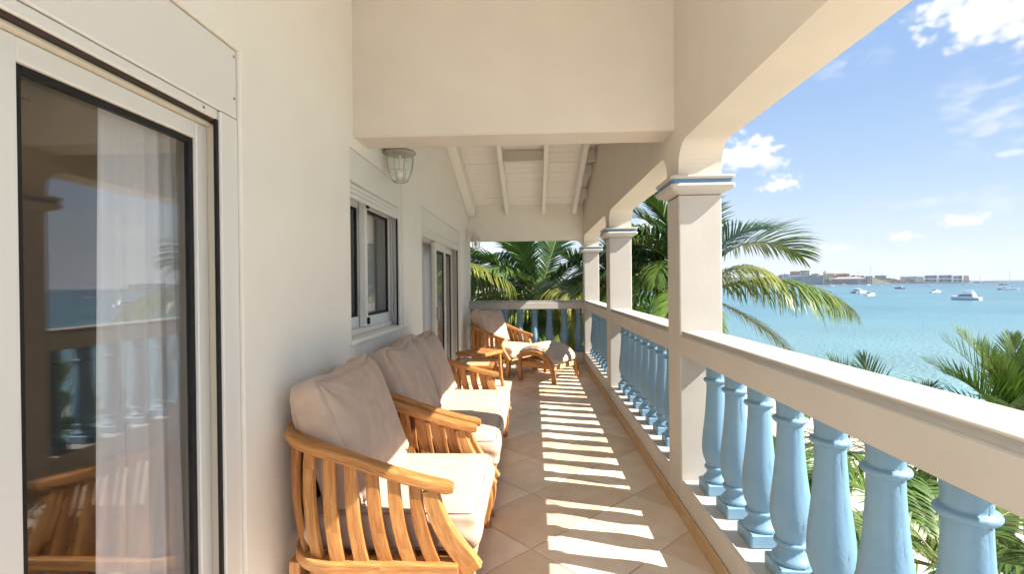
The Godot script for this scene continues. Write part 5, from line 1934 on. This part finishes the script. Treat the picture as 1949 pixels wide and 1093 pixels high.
func ottoman() -> void:
	var o := thing("footstool", "teak footstool with arched sides and domed taupe cushion in front of far armchair", "footstool", Vector3(0.215, 0, -7.065), -0.56)
	var hw := 0.345
	for s in [1.0, -1.0]:
		var line := [Vector2(-0.305, 0.325), Vector2(-0.25, 0.352), Vector2(-0.16, 0.382), Vector2(-0.06, 0.397), Vector2(0.03, 0.390), Vector2(0.11, 0.362), Vector2(0.175, 0.315), Vector2(0.225, 0.255), Vector2(0.258, 0.185), Vector2(0.275, 0.11), Vector2(0.282, 0.05), Vector2(0.285, 0.0)]
		var path := []
		var sides := []
		var ups := []
		for k in line.size():
			var a: Vector2 = line[maxi(k - 1, 0)]
			var c: Vector2 = line[mini(k + 1, line.size() - 1)]
			var t := (c - a).normalized()
			path.append(Vector3(line[k].x, line[k].y, s * hw))
			sides.append(Vector3(-t.y, t.x, 0))
			ups.append(Vector3(0, 0, 1))
		var b := MB.new()
		b.shift = Vector2(rng.randf(), rng.randf())
		b.sweep(path, sides, ups, rrect(0.062, 0.042, 0.006))
		part("side_arch", b.done(), M.wood0, o)
		boxpart("back_leg", Vector3(-0.285, 0.0, s * hw - 0.022), Vector3(-0.235, 0.335, s * hw + 0.022), 0.005, wood(), o)
		boxpart("side_apron", Vector3(-0.234, 0.19, s * hw - 0.012), Vector3(0.235, 0.275, s * hw + 0.012), 0.004, M.wood2, o)
	boxpart("front_slat", Vector3(0.205, 0.235, -hw + 0.022), Vector3(0.232, 0.275, hw - 0.022), 0.004, M.wood_worn, o)
	boxpart("front_slat", Vector3(0.222, 0.16, -hw + 0.022), Vector3(0.246, 0.225, hw - 0.022), 0.004, M.wood_worn, o)
	boxpart("back_rail", Vector3(-0.275, 0.23, -hw + 0.022), Vector3(-0.25, 0.30, hw - 0.022), 0.004, wood(), o)
	for k in 5:
		var x := -0.21 + k * 0.095
		boxpart("top_slat", Vector3(x - 0.035, 0.275 + 0.02 * sin(k * 0.7), -hw + 0.022), Vector3(x + 0.035, 0.292 + 0.02 * sin(k * 0.7), hw - 0.022), 0.003, wood(), o)
	var f := FastNoiseLite.new()
	f.seed = 70
	f.frequency = 4.0
	var shape := func(p: Vector3, c: Vector3, d: Vector3) -> Vector3:
		var x := p.x
		var dome := 0.075 - 0.95 * pow(x + 0.03, 2.0) - (1.2 * pow(maxf(0.0, x - 0.10), 2.0))
		var q := p + Vector3(0, dome, 0)
		var up := smoothstep(0.0, 0.9, c.y)
		q.y += up * 0.035 * (1.0 - pow(c.x, 4.0)) * (1.0 - pow(c.z, 4.0))
		q.y -= up * 0.030 * exp(-pow((x - 0.085) / 0.018, 2.0))
		q += d * 0.010 * (1.0 - c.y * c.y)
		q += d * 0.010 * f.get_noise_3dv(p) + d * 0.004 * sin(p.x * 60.0 + p.z * 20.0) * exp(-pow((absf(c.z) - 1.0) / 0.25, 2.0)) * exp(-pow((x + 0.12) / 0.12, 2.0))
		return q
	part("seat_cushion", soft_box(Vector3(0.285, 0.058, hw - 0.025), 0.04, 36, shape), M.fabric, o, Transform3D(Basis(), Vector3(-0.015, 0.350, 0)))


func build_tables() -> void:
	# two small tables, one slipped half under the other's line
	var a := thing("side_table", "small golden slatted teak side table beside the far armchair", "side table", Vector3(-0.715, 0, -6.42), -0.54, "small side tables")
	var h := 0.485
	for s in [-1.0, 1.0]:
		boxpart("top_rail", Vector3(-0.215, h - 0.045, s * 0.215 - 0.025), Vector3(0.215, h, s * 0.215 + 0.025), 0.004, M.wood2, a)
		boxpart("end_rail", Vector3(s * 0.20 - 0.018, h - 0.042, -0.189), Vector3(s * 0.20 + 0.018, h - 0.001, 0.189), 0.004, M.wood2, a)
		for q in [-1.0, 1.0]:
			var b := MB.new()
			b.shift = Vector2(rng.randf(), rng.randf())
			var path := [Vector3(s * 0.185, h - 0.03, q * 0.19), Vector3(s * 0.190, 0.30, q * 0.195), Vector3(s * 0.205, 0.12, q * 0.20), Vector3(s * 0.228, 0.0, q * 0.21)]
			b.sweep(path, [Vector3(1, 0, 0), Vector3(1, 0, 0), Vector3(1, 0, 0), Vector3(1, 0, 0)], [Vector3(0, 0, -1), Vector3(0, 0, -1), Vector3(0, 0, -1), Vector3(0, 0, -1)], rrect(0.036, 0.036, 0.004))
			part("leg", b.done(), M.wood0, a)
	for k in 9:
		var z := -0.168 + k * 0.042
		boxpart("slat", Vector3(-0.182, h - 0.018, z - 0.014), Vector3(0.182, h - 0.002, z + 0.014), 0.002, M.wood2 if k % 2 else M.wood0, a)
	var t := thing("side_table", "low reddish framed side table between the love seat and the slatted table", "side table", Vector3(-0.715, 0, -5.76), 0.0, "small side tables")
	h = 0.44
	for s in [-1.0, 1.0]:
		boxpart("top_rail", Vector3(-0.25, h - 0.03, s * 0.27 - 0.03), Vector3(0.25, h, s * 0.27 + 0.03), 0.005, M.wood3, t)
		boxpart("end_rail", Vector3(s * 0.222 - 0.028, h - 0.029, -0.239), Vector3(s * 0.222 + 0.028, h - 0.001, 0.239), 0.005, M.wood3, t)
		for q in [-1.0, 1.0]:
			boxpart("leg", Vector3(s * 0.21 - 0.02, 0.0, q * 0.26 - 0.02), Vector3(s * 0.21 + 0.02, h - 0.031, q * 0.26 + 0.02), 0.004, M.wood3, t)
	for k in 4:
		var z := -0.178 + k * 0.1187
		boxpart("board", Vector3(-0.192, h - 0.02, z - 0.057), Vector3(0.192, h - 0.004, z + 0.057), 0.003, M.wood_worn, t)


# ---------------------------------------------------------------- palms
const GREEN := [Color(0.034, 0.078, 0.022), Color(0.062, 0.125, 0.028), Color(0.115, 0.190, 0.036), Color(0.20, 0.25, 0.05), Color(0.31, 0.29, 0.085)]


func frond_mesh(length: float, rise: float, droop: float, leaf: float, hang: float, tone: float, sd: int, pairs := 76, vee := 0.30, spread := 38.0, sweep_side := 0.0) -> ArrayMesh:
	# one pinnate leaf from the origin out along +x; rise is its first slope, droop how far it bends over, hang how much the leaflets fall
	var r := RandomNumberGenerator.new()
	r.seed = sd
	var n := 26
	var pts := []
	var tans := []
	var p := Vector3.ZERO
	for i in n + 1:
		var t := float(i) / n
		var a := rise - droop * pow(t, 1.35)
		var side := sweep_side * t * t
		var d := Vector3(cos(a) * cos(side), sin(a), cos(a) * sin(side))
		pts.append(p)
		tans.append(d)
		p += d * length / n
	var b := MB.new()
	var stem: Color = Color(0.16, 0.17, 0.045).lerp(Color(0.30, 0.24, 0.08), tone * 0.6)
	b.tint = stem
	b.tube(pts, 0.022 * length / 3.5, 5, 0.003)
	var from := 0.13
	for i in pairs:
		var t := from + (1.0 - from) * pow((i + 0.5) / pairs, 0.92)
		var x := t * n
		var k := mini(int(x), n - 1)
		var at: Vector3 = (pts[k] as Vector3).lerp(pts[k + 1], x - k)
		var tan_: Vector3 = (tans[k] as Vector3).lerp(tans[k + 1], x - k).normalized()
		var side0 := tan_.cross(Vector3.UP).normalized()
		if tan_.cross(Vector3.UP).length() < 0.05:
			side0 = Vector3(0, 0, 1)
		var up := side0.cross(tan_).normalized()
		var shape := clampf(0.35 + 1.9 * (t - from), 0.0, 1.0) * (1.0 - 0.72 * pow(maxf(0.0, (t - 0.45) / 0.55), 1.6))
		for s in [-1.0, 1.0]:
			if r.randf() < 0.035:
				continue
			var ll := leaf * shape * r.randf_range(0.86, 1.08)
			var fwd := deg_to_rad(lerpf(spread, spread + 30.0, t * t)) + r.randf_range(-0.09, 0.09)
			var dir: Vector3 = (side0 * s * cos(fwd) + tan_ * sin(fwd) + up * (vee + r.randf_range(-0.10, 0.10))).normalized()
			var w := 0.0215 * (0.55 + 0.45 * shape) * length / 3.5 * 1.15
			var dead := tone > 1.0
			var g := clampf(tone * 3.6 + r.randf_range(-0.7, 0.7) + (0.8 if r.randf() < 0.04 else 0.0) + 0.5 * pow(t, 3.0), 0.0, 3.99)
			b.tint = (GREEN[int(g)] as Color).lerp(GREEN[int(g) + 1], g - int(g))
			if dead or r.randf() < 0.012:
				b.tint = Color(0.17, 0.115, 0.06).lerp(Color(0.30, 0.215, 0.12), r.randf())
			var q := at
			var segs := 4
			var rows := []
			for m in segs + 1:
				var u := float(m) / segs
				var wide: float = w * [0.55, 1.0, 0.92, 0.62, 0.02][m]
				var flat: Vector3 = dir.cross(up).normalized() if absf(dir.dot(up)) < 0.98 else tan_
				rows.append([q - flat * wide, q + flat * wide, flat.cross(dir).normalized()])
				dir = (dir + Vector3.DOWN * hang * (0.18 + 0.5 * u) * r.randf_range(0.8, 1.2)).normalized()
				q += dir * ll / segs
			for m in segs:
				var na: Vector3 = rows[m][2]
				var nb: Vector3 = rows[m + 1][2]
				if m == segs - 1:
					b.tri(rows[m][0], rows[m][1], rows[m + 1][0], na, na, nb)
				else:
					b.smooth_quad(rows[m][0], rows[m][1], rows[m + 1][1], rows[m + 1][0], na, na, nb, nb, Vector2.ZERO, Vector2.ZERO, Vector2.ZERO, Vector2.ZERO)
	return b.done()


func place_frond(o: Node3D, m: ArrayMesh, az: float, roll := 0.0, at := Vector3.ZERO, grow := 1.0) -> void:
	# az 0 points towards +x, positive turns towards -z
	part("frond", m, M.leaf, o, Transform3D(Basis(Vector3.UP, az) * Basis(Vector3.RIGHT, roll) * Basis.from_scale(Vector3.ONE * grow), at))


func trunk_part(o: Node3D, foot: Vector3, bend: Vector3, r: float) -> void:
	var b := MB.new()
	var path := []
	for i in 34:
		var t := i / 33.0
		path.append(foot * (1.0 - t) + bend * sin(t * PI) + Vector3(0, -0.10, 0) * t)
	var rows := path
	var seg := 14
	# ringed with old leaf scars
	var prev := []
	for i in path.size():
		var t := float(i) / (path.size() - 1)
		var rr := r * (1.35 - 0.45 * t + 0.5 * exp(-t * 14.0)) * (1.06 if i % 2 else 0.97)
		var ring := []
		for j in seg:
			var a := TAU * j / seg
			ring.append([(path[i] as Vector3) + Vector3(cos(a), 0, sin(a)) * rr, Vector3(cos(a), 0, sin(a))])
		if i:
			for j in seg:
				var j2 := (j + 1) % seg
				b.smooth_quad(prev[j][0], prev[j2][0], ring[j2][0], ring[j][0], prev[j][1], prev[j2][1], ring[j2][1], ring[j][1], Vector2.ZERO, Vector2.ZERO, Vector2.ZERO, Vector2.ZERO)
		prev = ring
	part("trunk", b.done(), M.trunk, o)


func coconuts(o: Node3D, n: int) -> void:
	for k in n:
		var a := TAU * k / n + 0.4
		var b := MB.new()
		b.lathe([Vector2(0.0, -0.14), Vector2(0.05, -0.12), Vector2(0.095, -0.04), Vector2(0.10, 0.02), Vector2(0.07, 0.09), Vector2(0.0, 0.13)], 12)
		part("coconut", b.done(), M.coconut, o, Transform3D(Basis(Vector3(0, 0, 1), 0.3), Vector3(cos(a) * 0.22, -0.24 - 0.08 * (k % 2), sin(a) * 0.22)))


func build_palms() -> void:
	var deg := PI / 180.0
	# shared leaves for what fills the crowns
	var fill := []
	for k in 8:
		fill.append(frond_mesh([3.4, 3.2, 3.6, 3.0, 3.3, 2.8, 3.1, 3.5][k], [1.15, 0.85, 0.55, 0.25, 1.30, -0.05, 0.70, 0.40][k], [1.1, 1.3, 1.35, 1.25, 0.8, 1.1, 1.5, 1.2][k], [0.98, 1.02, 1.0, 0.92, 0.88, 0.85, 1.0, 0.95][k], [0.35, 0.6, 0.8, 1.0, 0.3, 1.1, 0.7, 0.9][k], [0.20, 0.28, 0.38, 0.50, 0.20, 0.68, 0.44, 0.32][k], 400 + k, 84))
	# the palm beyond the end railing
	var a := thing("coconut_palm", "dark green coconut palm filling the opening beyond the end railing", "palm tree", Vector3(0.12, 1.02, -11.6), 0.0, "coconut palms beside the porch")
	trunk_part(a, Vector3(0.5, -5.4, -0.5), Vector3(0.25, 0, 0.1), 0.14)
	for q in [[0, 100, 1.0], [0, 160, 1.0], [1, 125, 1.0], [4, 80, 1.05], [1, 30, 1.0], [6, 75, 1.0], [1, 170, 1.0], [2, 150, 1.0], [2, 20, 1.0], [2, 185, 1.0], [2, -8, 1.0], [1, 205, 0.95], [1, -35, 0.9], [6, 230, 0.95], [4, 240, 0.85], [3, 220, 0.9], [3, 330, 0.9], [5, 200, 0.9], [5, 345, 0.9], [3, 165, 0.95], [3, 10, 0.95], [5, 110, 0.9], [5, 60, 0.9], [2, 100, 1.0], [7, 135, 1.0], [7, 45, 1.0]]:
		place_frond(a, fill[q[0]], (float(q[1]) + rng.randf_range(-6, 6)) * deg, rng.randf_range(-0.25, 0.25), Vector3.ZERO, q[2])
	place_frond(a, frond_mesh(3.1, 0.55, 1.9, 1.05, 1.1, 0.86, 501, 84), -76 * deg, 0.1)
	place_frond(a, frond_mesh(3.5, 0.58, 1.45, 0.95, 1.2, 0.84, 502, 84), -17 * deg, -0.1)
	place_frond(a, frond_mesh(3.0, 0.25, 1.6, 0.9, 1.2, 0.70, 503, 80), -118 * deg, 0.0)
	place_frond(a, frond_mesh(2.8, 0.00, 1.3, 0.9, 1.2, 0.62, 504, 76), -45 * deg, 0.0)
	place_frond(a, frond_mesh(2.6, -0.30, 1.1, 0.85, 1.2, 0.50, 505, 76), -95 * deg, 0.0)
	var dry := [frond_mesh(2.7, -0.75, 0.75, 0.75, 1.4, 1.2, 541, 64), frond_mesh(2.5, -1.0, 0.5, 0.7, 1.4, 1.2, 542, 60)]
	for q in [[0, -60], [1, -130], [0, 20], [1, -95], [0, 200]]:
		place_frond(a, dry[q[0]], float(q[1]) * deg)
	coconuts(a, 6)
	# the palm to the right of the large column
	var b := thing("coconut_palm", "coconut palm with long arching fronds against the bay, right of the large column", "palm tree", Vector3(3.42, 1.12, -10.2), 0.0, "coconut palms beside the porch")
	trunk_part(b, Vector3(0.4, -5.4, -0.3), Vector3(0.2, 0, 0.1), 0.14)
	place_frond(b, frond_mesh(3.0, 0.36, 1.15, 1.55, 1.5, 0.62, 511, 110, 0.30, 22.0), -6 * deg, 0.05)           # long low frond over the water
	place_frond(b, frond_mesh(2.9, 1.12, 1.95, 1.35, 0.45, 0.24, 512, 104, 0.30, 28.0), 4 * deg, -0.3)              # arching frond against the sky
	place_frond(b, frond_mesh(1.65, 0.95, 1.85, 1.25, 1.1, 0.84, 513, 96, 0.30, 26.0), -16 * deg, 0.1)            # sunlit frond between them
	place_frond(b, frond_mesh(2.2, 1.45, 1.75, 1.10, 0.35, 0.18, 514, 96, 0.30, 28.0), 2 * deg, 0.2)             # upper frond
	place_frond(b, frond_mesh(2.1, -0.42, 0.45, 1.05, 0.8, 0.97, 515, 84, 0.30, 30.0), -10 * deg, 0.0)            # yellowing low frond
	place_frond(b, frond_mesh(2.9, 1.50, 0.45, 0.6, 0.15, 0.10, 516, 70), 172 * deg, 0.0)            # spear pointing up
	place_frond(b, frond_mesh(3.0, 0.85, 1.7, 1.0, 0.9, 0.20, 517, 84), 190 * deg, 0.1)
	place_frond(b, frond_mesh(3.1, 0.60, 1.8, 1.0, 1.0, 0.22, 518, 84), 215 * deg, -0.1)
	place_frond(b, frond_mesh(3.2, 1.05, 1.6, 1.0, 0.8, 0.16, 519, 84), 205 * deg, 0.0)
	for q in [[0, 120, 0.9], [1, 95, 0.95], [1, 150, 0.95], [2, 165, 0.9], [0, 260, 0.8], [4, 200, 0.85], [6, 240, 0.9], [3, 240, 0.85], [5, 250, 0.8], [2, 205, 0.9], [7, 180, 0.95], [3, 190, 0.9], [1, 225, 0.9], [6, 185, 1.0], [2, 110, 0.9], [0, 175, 1.0], [4, 150, 1.0]]:
		place_frond(b, fill[q[0]], (float(q[1]) + rng.randf_range(-6, 6)) * deg, rng.randf_range(-0.25, 0.25), Vector3.ZERO, q[2])
	for q in [[0, 250], [1, 200], [0, 150]]:
		place_frond(b, dry[q[0]], float(q[1]) * deg)
	coconuts(b, 5)
	# a palm beside the far end of the house whose leaf hangs into the opening from the left
	var c := thing("coconut_palm", "palm at the house corner with a sunlit frond drooping in from the left", "palm tree", Vector3(-2.75, 1.90, -9.75), 0.0, "coconut palms beside the porch")
	trunk_part(c, Vector3(-0.5, -6.2, 0.2), Vector3(0.2, 0, 0.0), 0.13)
	place_frond(c, frond_mesh(2.45, 0.10, 0.80, 1.45, 3.4, 0.76, 521, 110, 0.2, 20.0), 1 * deg, 0.0)
	for q in [[0, 60, 0.8], [1, 120, 0.9], [2, 200, 0.9], [3, 160, 0.9], [6, 250, 0.9], [1, 300, 0.7], [5, 90, 0.9]]:
		place_frond(c, fill[q[0]], float(q[1]) * deg, 0.0, Vector3.ZERO, q[2])
	# a lower, yellow-green palm just past the end railing
	var y := thing("coconut_palm", "low yellow green palm arching its fronds just past the end railing", "palm tree", Vector3(0.55, 0.46, -10.25), 0.0, "coconut palms beside the porch")
	trunk_part(y, Vector3(0.2, -4.7, -0.1), Vector3(0.1, 0, 0.05), 0.12)
	place_frond(y, frond_mesh(1.95, 1.25, 2.3, 0.95, 0.9, 0.98, 531, 96, 0.3, 30.0), -82 * deg, 0.1)
	place_frond(y, frond_mesh(2.9, 1.05, 1.8, 1.05, 1.1, 0.95, 532, 96, 0.3, 30.0), -8 * deg, -0.1)
	place_frond(y, frond_mesh(1.8, 0.85, 2.0, 0.95, 1.1, 0.84, 533, 88, 0.3, 30.0), -40 * deg, 0.0)
	place_frond(y, frond_mesh(2.3, 0.75, 1.9, 1.0, 1.1, 0.74, 534, 88, 0.3, 30.0), 215 * deg, 0.0)
	place_frond(y, frond_mesh(1.7, 0.45, 1.8, 0.9, 1.3, 0.70, 535, 84, 0.3, 30.0), -110 * deg, 0.0)
	place_frond(y, frond_mesh(1.6, 0.15, 1.4, 0.9, 1.3, 0.62, 536, 84, 0.3, 30.0), -65 * deg, 0.0)
	place_frond(y, frond_mesh(2.2, 0.05, 1.3, 0.95, 1.3, 0.70, 537, 84, 0.3, 30.0), -20 * deg, 0.0)
	for q in [[5, 190, 0.7], [3, 170, 0.7], [5, 20, 0.7], [5, 240, 0.7], [3, 250, 0.7], [5, 300, 0.7]]:
		place_frond(y, fill[q[0]], float(q[1]) * deg, 0.0, Vector3.ZERO, q[2])
	# a palm further back behind both
	var d := thing("coconut_palm", "darker palm standing further back between the end palm and bay palm", "palm tree", Vector3(2.3, 0.6, -15.5), 0.0, "coconut palms beside the porch")
	trunk_part(d, Vector3(0.3, -5.0, -0.3), Vector3(-0.2, 0, 0.1), 0.14)
	for k in 22:
		place_frond(d, fill[[0, 1, 2, 6, 4, 1, 3, 2, 0, 5, 7][k % 11]], k * 67.0 * deg + rng.randf() * 0.2, rng.randf_range(-0.2, 0.2), Vector3.ZERO, rng.randf_range(0.8, 0.95))
	# young palms in the garden below the rail
	var up := []
	for k in 5:
		up.append(frond_mesh([1.75, 1.6, 1.9, 1.5, 1.8][k], [1.25, 1.05, 0.85, 1.4, 0.6][k], [0.55, 0.75, 0.95, 0.35, 1.1][k], [0.62, 0.60, 0.66, 0.55, 0.62][k], [0.10, 0.14, 0.3, 0.06, 0.6][k], [0.44, 0.34, 0.28, 0.50, 0.22][k], 600 + k, 40, 0.42, 44.0))
	var e := thing("young_palm", "bright green young palm with stiff upright leaves beyond the near rail", "palm tree", Vector3(5.95, -0.66, -6.15), 0.0, "young palms below the near rail")
	trunk_part(e, Vector3(0.2, -4.3, 0.1), Vector3(0.1, 0, 0), 0.12)
	for q in [[3, 90, 1.0], [3, 40, 0.95], [3, 140, 1.0], [0, 110, 1.05], [0, 70, 1.0], [0, 15, 1.0], [1, 125, 1.0], [1, 60, 1.0], [0, 150, 1.0], [0, 40, 1.0], [1, 185, 1.0], [1, 10, 1.05], [0, 275, 0.95], [3, 210, 0.9], [1, 250, 0.9], [1, 310, 1.0], [2, 165, 1.0], [2, 60, 1.0], [2, -15, 1.1], [2, 225, 1.0], [4, 120, 1.0], [4, 195, 1.1], [4, 260, 1.1], [4, 330, 1.1]]:
		place_frond(e, up[q[0]], float(q[1]) * deg, rng.randf_range(-0.2, 0.2), Vector3.ZERO, float(q[2]) * 0.84)
	for k in 9:
		place_frond(e, fill[[2, 1, 2][k % 3]], k * 41.0 * deg, 0.0, Vector3(0, -0.1, 0), 0.62)
	place_frond(e, dry[1], 200 * deg, 0.0, Vector3.ZERO, 0.6)
	var g := thing("young_palm", "dark leaved young palm with spiky tips showing above the near rail", "palm tree", Vector3(4.15, -0.74, -5.85), 0.0, "young palms below the near rail")
	trunk_part(g, Vector3(0.1, -4.1, -0.1), Vector3(0.1, 0, 0), 0.11)
	var dark := []
	for k in 4:
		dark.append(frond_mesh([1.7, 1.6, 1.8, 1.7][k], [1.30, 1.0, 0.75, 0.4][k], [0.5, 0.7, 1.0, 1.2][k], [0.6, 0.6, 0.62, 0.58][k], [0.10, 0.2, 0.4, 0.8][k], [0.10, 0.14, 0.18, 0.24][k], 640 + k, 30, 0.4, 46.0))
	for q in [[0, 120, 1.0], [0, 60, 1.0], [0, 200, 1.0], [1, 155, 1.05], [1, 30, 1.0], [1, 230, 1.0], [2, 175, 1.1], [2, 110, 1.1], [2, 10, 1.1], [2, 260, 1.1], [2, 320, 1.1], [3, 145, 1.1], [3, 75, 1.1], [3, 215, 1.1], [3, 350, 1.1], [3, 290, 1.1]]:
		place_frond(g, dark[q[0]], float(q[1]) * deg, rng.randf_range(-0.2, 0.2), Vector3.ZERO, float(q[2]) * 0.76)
	for k in 9:
		place_frond(g, fill[[3, 5, 2][k % 3]], k * 40.0 * deg + 0.2, 0.0, Vector3(0, -0.1, 0), 0.60)
	var h := thing("young_palm", "young palm with drooping fronds seen between the near balusters", "palm tree", Vector3(3.05, -0.80, -3.75), 0.0, "young palms below the near rail")
	trunk_part(h, Vector3(0.1, -3.5, -0.1), Vector3(0.05, 0, 0), 0.11)
	for k in 22:
		place_frond(h, fill[[3, 2, 5, 6][k % 4]], k * 67.0 * deg, rng.randf_range(-0.2, 0.2), Vector3.ZERO, 0.50)
	place_frond(h, dry[0], 230 * deg, 0.0, Vector3.ZERO, 0.55)
	place_frond(h, dry[1], 300 * deg, 0.0, Vector3.ZERO, 0.6)
	var u := thing("young_palm", "young palm with hanging fronds behind the closest balusters at the picture's edge", "palm tree", Vector3(3.0, -0.75, -2.35), 0.0, "young palms below the near rail")
	trunk_part(u, Vector3(0.1, -3.5, -0.1), Vector3(0.05, 0, 0), 0.11)
	for k in 22:
		place_frond(u, fill[[3, 5, 2, 7][k % 4]], k * 67.0 * deg + 0.4, rng.randf_range(-0.2, 0.2), Vector3.ZERO, 0.48)
	# shrubs at the foot of the end palm
	for k in 9:
		hedge_tree(Vector3([-9.0, -6.0, -3.2, -0.4, 2.2, 4.4, 5.3, 0.9, -12.5][k], -4.2, [-21.0, -23.5, -20.5, -23.0, -20.0, -22.5, -21.0, -17.0, -24.0][k]), [5.4, 5.9, 5.3, 5.9, 5.6, 5.4, 5.0, 4.8, 6.0][k], k)
	for k in 6:
		shrub(Vector3([-2.6, -1.2, 0.9, 1.9, 3.0, -3.6][k], -4.2, [-12.5, -14.6, -13.6, -15.0, -13.4, -15.2][k]), [4.2, 4.8, 4.0, 4.9, 4.2, 4.8][k], k)


func hedge_tree(at: Vector3, tall: float, k: int) -> void:
	var words := ["low broad tree left of the house corner palm in the background", "bushy tree behind the house corner palm", "dark bushy tree behind the left part of the end railing", "dark bushy tree straight behind the end palm", "bushy tree behind the far corner column", "bushy tree behind the gap between far and middle column", "bushy tree behind the middle column", "bushy tree close behind the trunk of the end palm", "tall bushy tree at the inland end of the tree row"]
	leafy("bushy_tree", words[k], "tree", "row of bushy trees behind the palms", at, tall, 2.3, 5200, k + 20, 0.16, 0.32)


func leafy(called: String, label: String, category: String, group: String, at: Vector3, tall: float, wide: float, count: int, k: int, leaf_lo: float, leaf_hi: float) -> void:
	var o := thing(called, label, category, at, k * 0.7, group)
	var t := MB.new()
	for i in 5:
		var a := TAU * i / 5.0
		t.tube([Vector3(0, -0.1, 0), Vector3(cos(a) * 0.3, tall * 0.4, sin(a) * 0.3), Vector3(cos(a) * 0.8, tall * 0.75, sin(a) * 0.8)], 0.06, 5, 0.02)
	part("trunk" if called == "bushy_tree" else "stem", t.done(), M.trunk, o)
	var b := MB.new()
	for i in count:
		var dir := Vector3(rng.randfn(), rng.randfn(), rng.randfn()).normalized() * pow(rng.randf(), 0.33)
		var lump := 1.0 + 0.25 * sin(dir.x * 5.0 + k) * sin(dir.z * 6.0 + k * 2.0)
		var p := Vector3(dir.x * wide * lump, tall * (0.58 + dir.y * 0.42 * lump), dir.z * wide * lump)
		var g := rng.randf() * 2.0
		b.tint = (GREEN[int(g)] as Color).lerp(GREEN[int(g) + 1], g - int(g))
		var x := Vector3(rng.randfn(), rng.randfn() * 0.6, rng.randfn()).normalized()
		var z := x.cross(Vector3(rng.randfn(), 1.5, rng.randfn())).normalized()
		var nn := z.cross(x).normalized()
		var s := rng.randf_range(leaf_lo, leaf_hi)
		b.face([p, p + (x + z * 0.45) * s * 0.5, p + x * s, p + (x - z * 0.45) * s * 0.5], nn)
	part("crown", b.done(), M.leaf, o)


func shrub(at: Vector3, tall: float, k: int) -> void:
	var words := ["broad dark shrub left of the end palm's trunk", "tall dark shrub behind the end palm", "dense shrub at the foot of the end palm", "tall dark shrub right behind the end palm", "leafy shrub right of the end palm", "tall shrub at the house corner behind the palms"]
	leafy("shrub", words[k], "shrub", "shrubs behind the end railing", at, tall, 1.5, 3000, k, 0.11, 0.22)
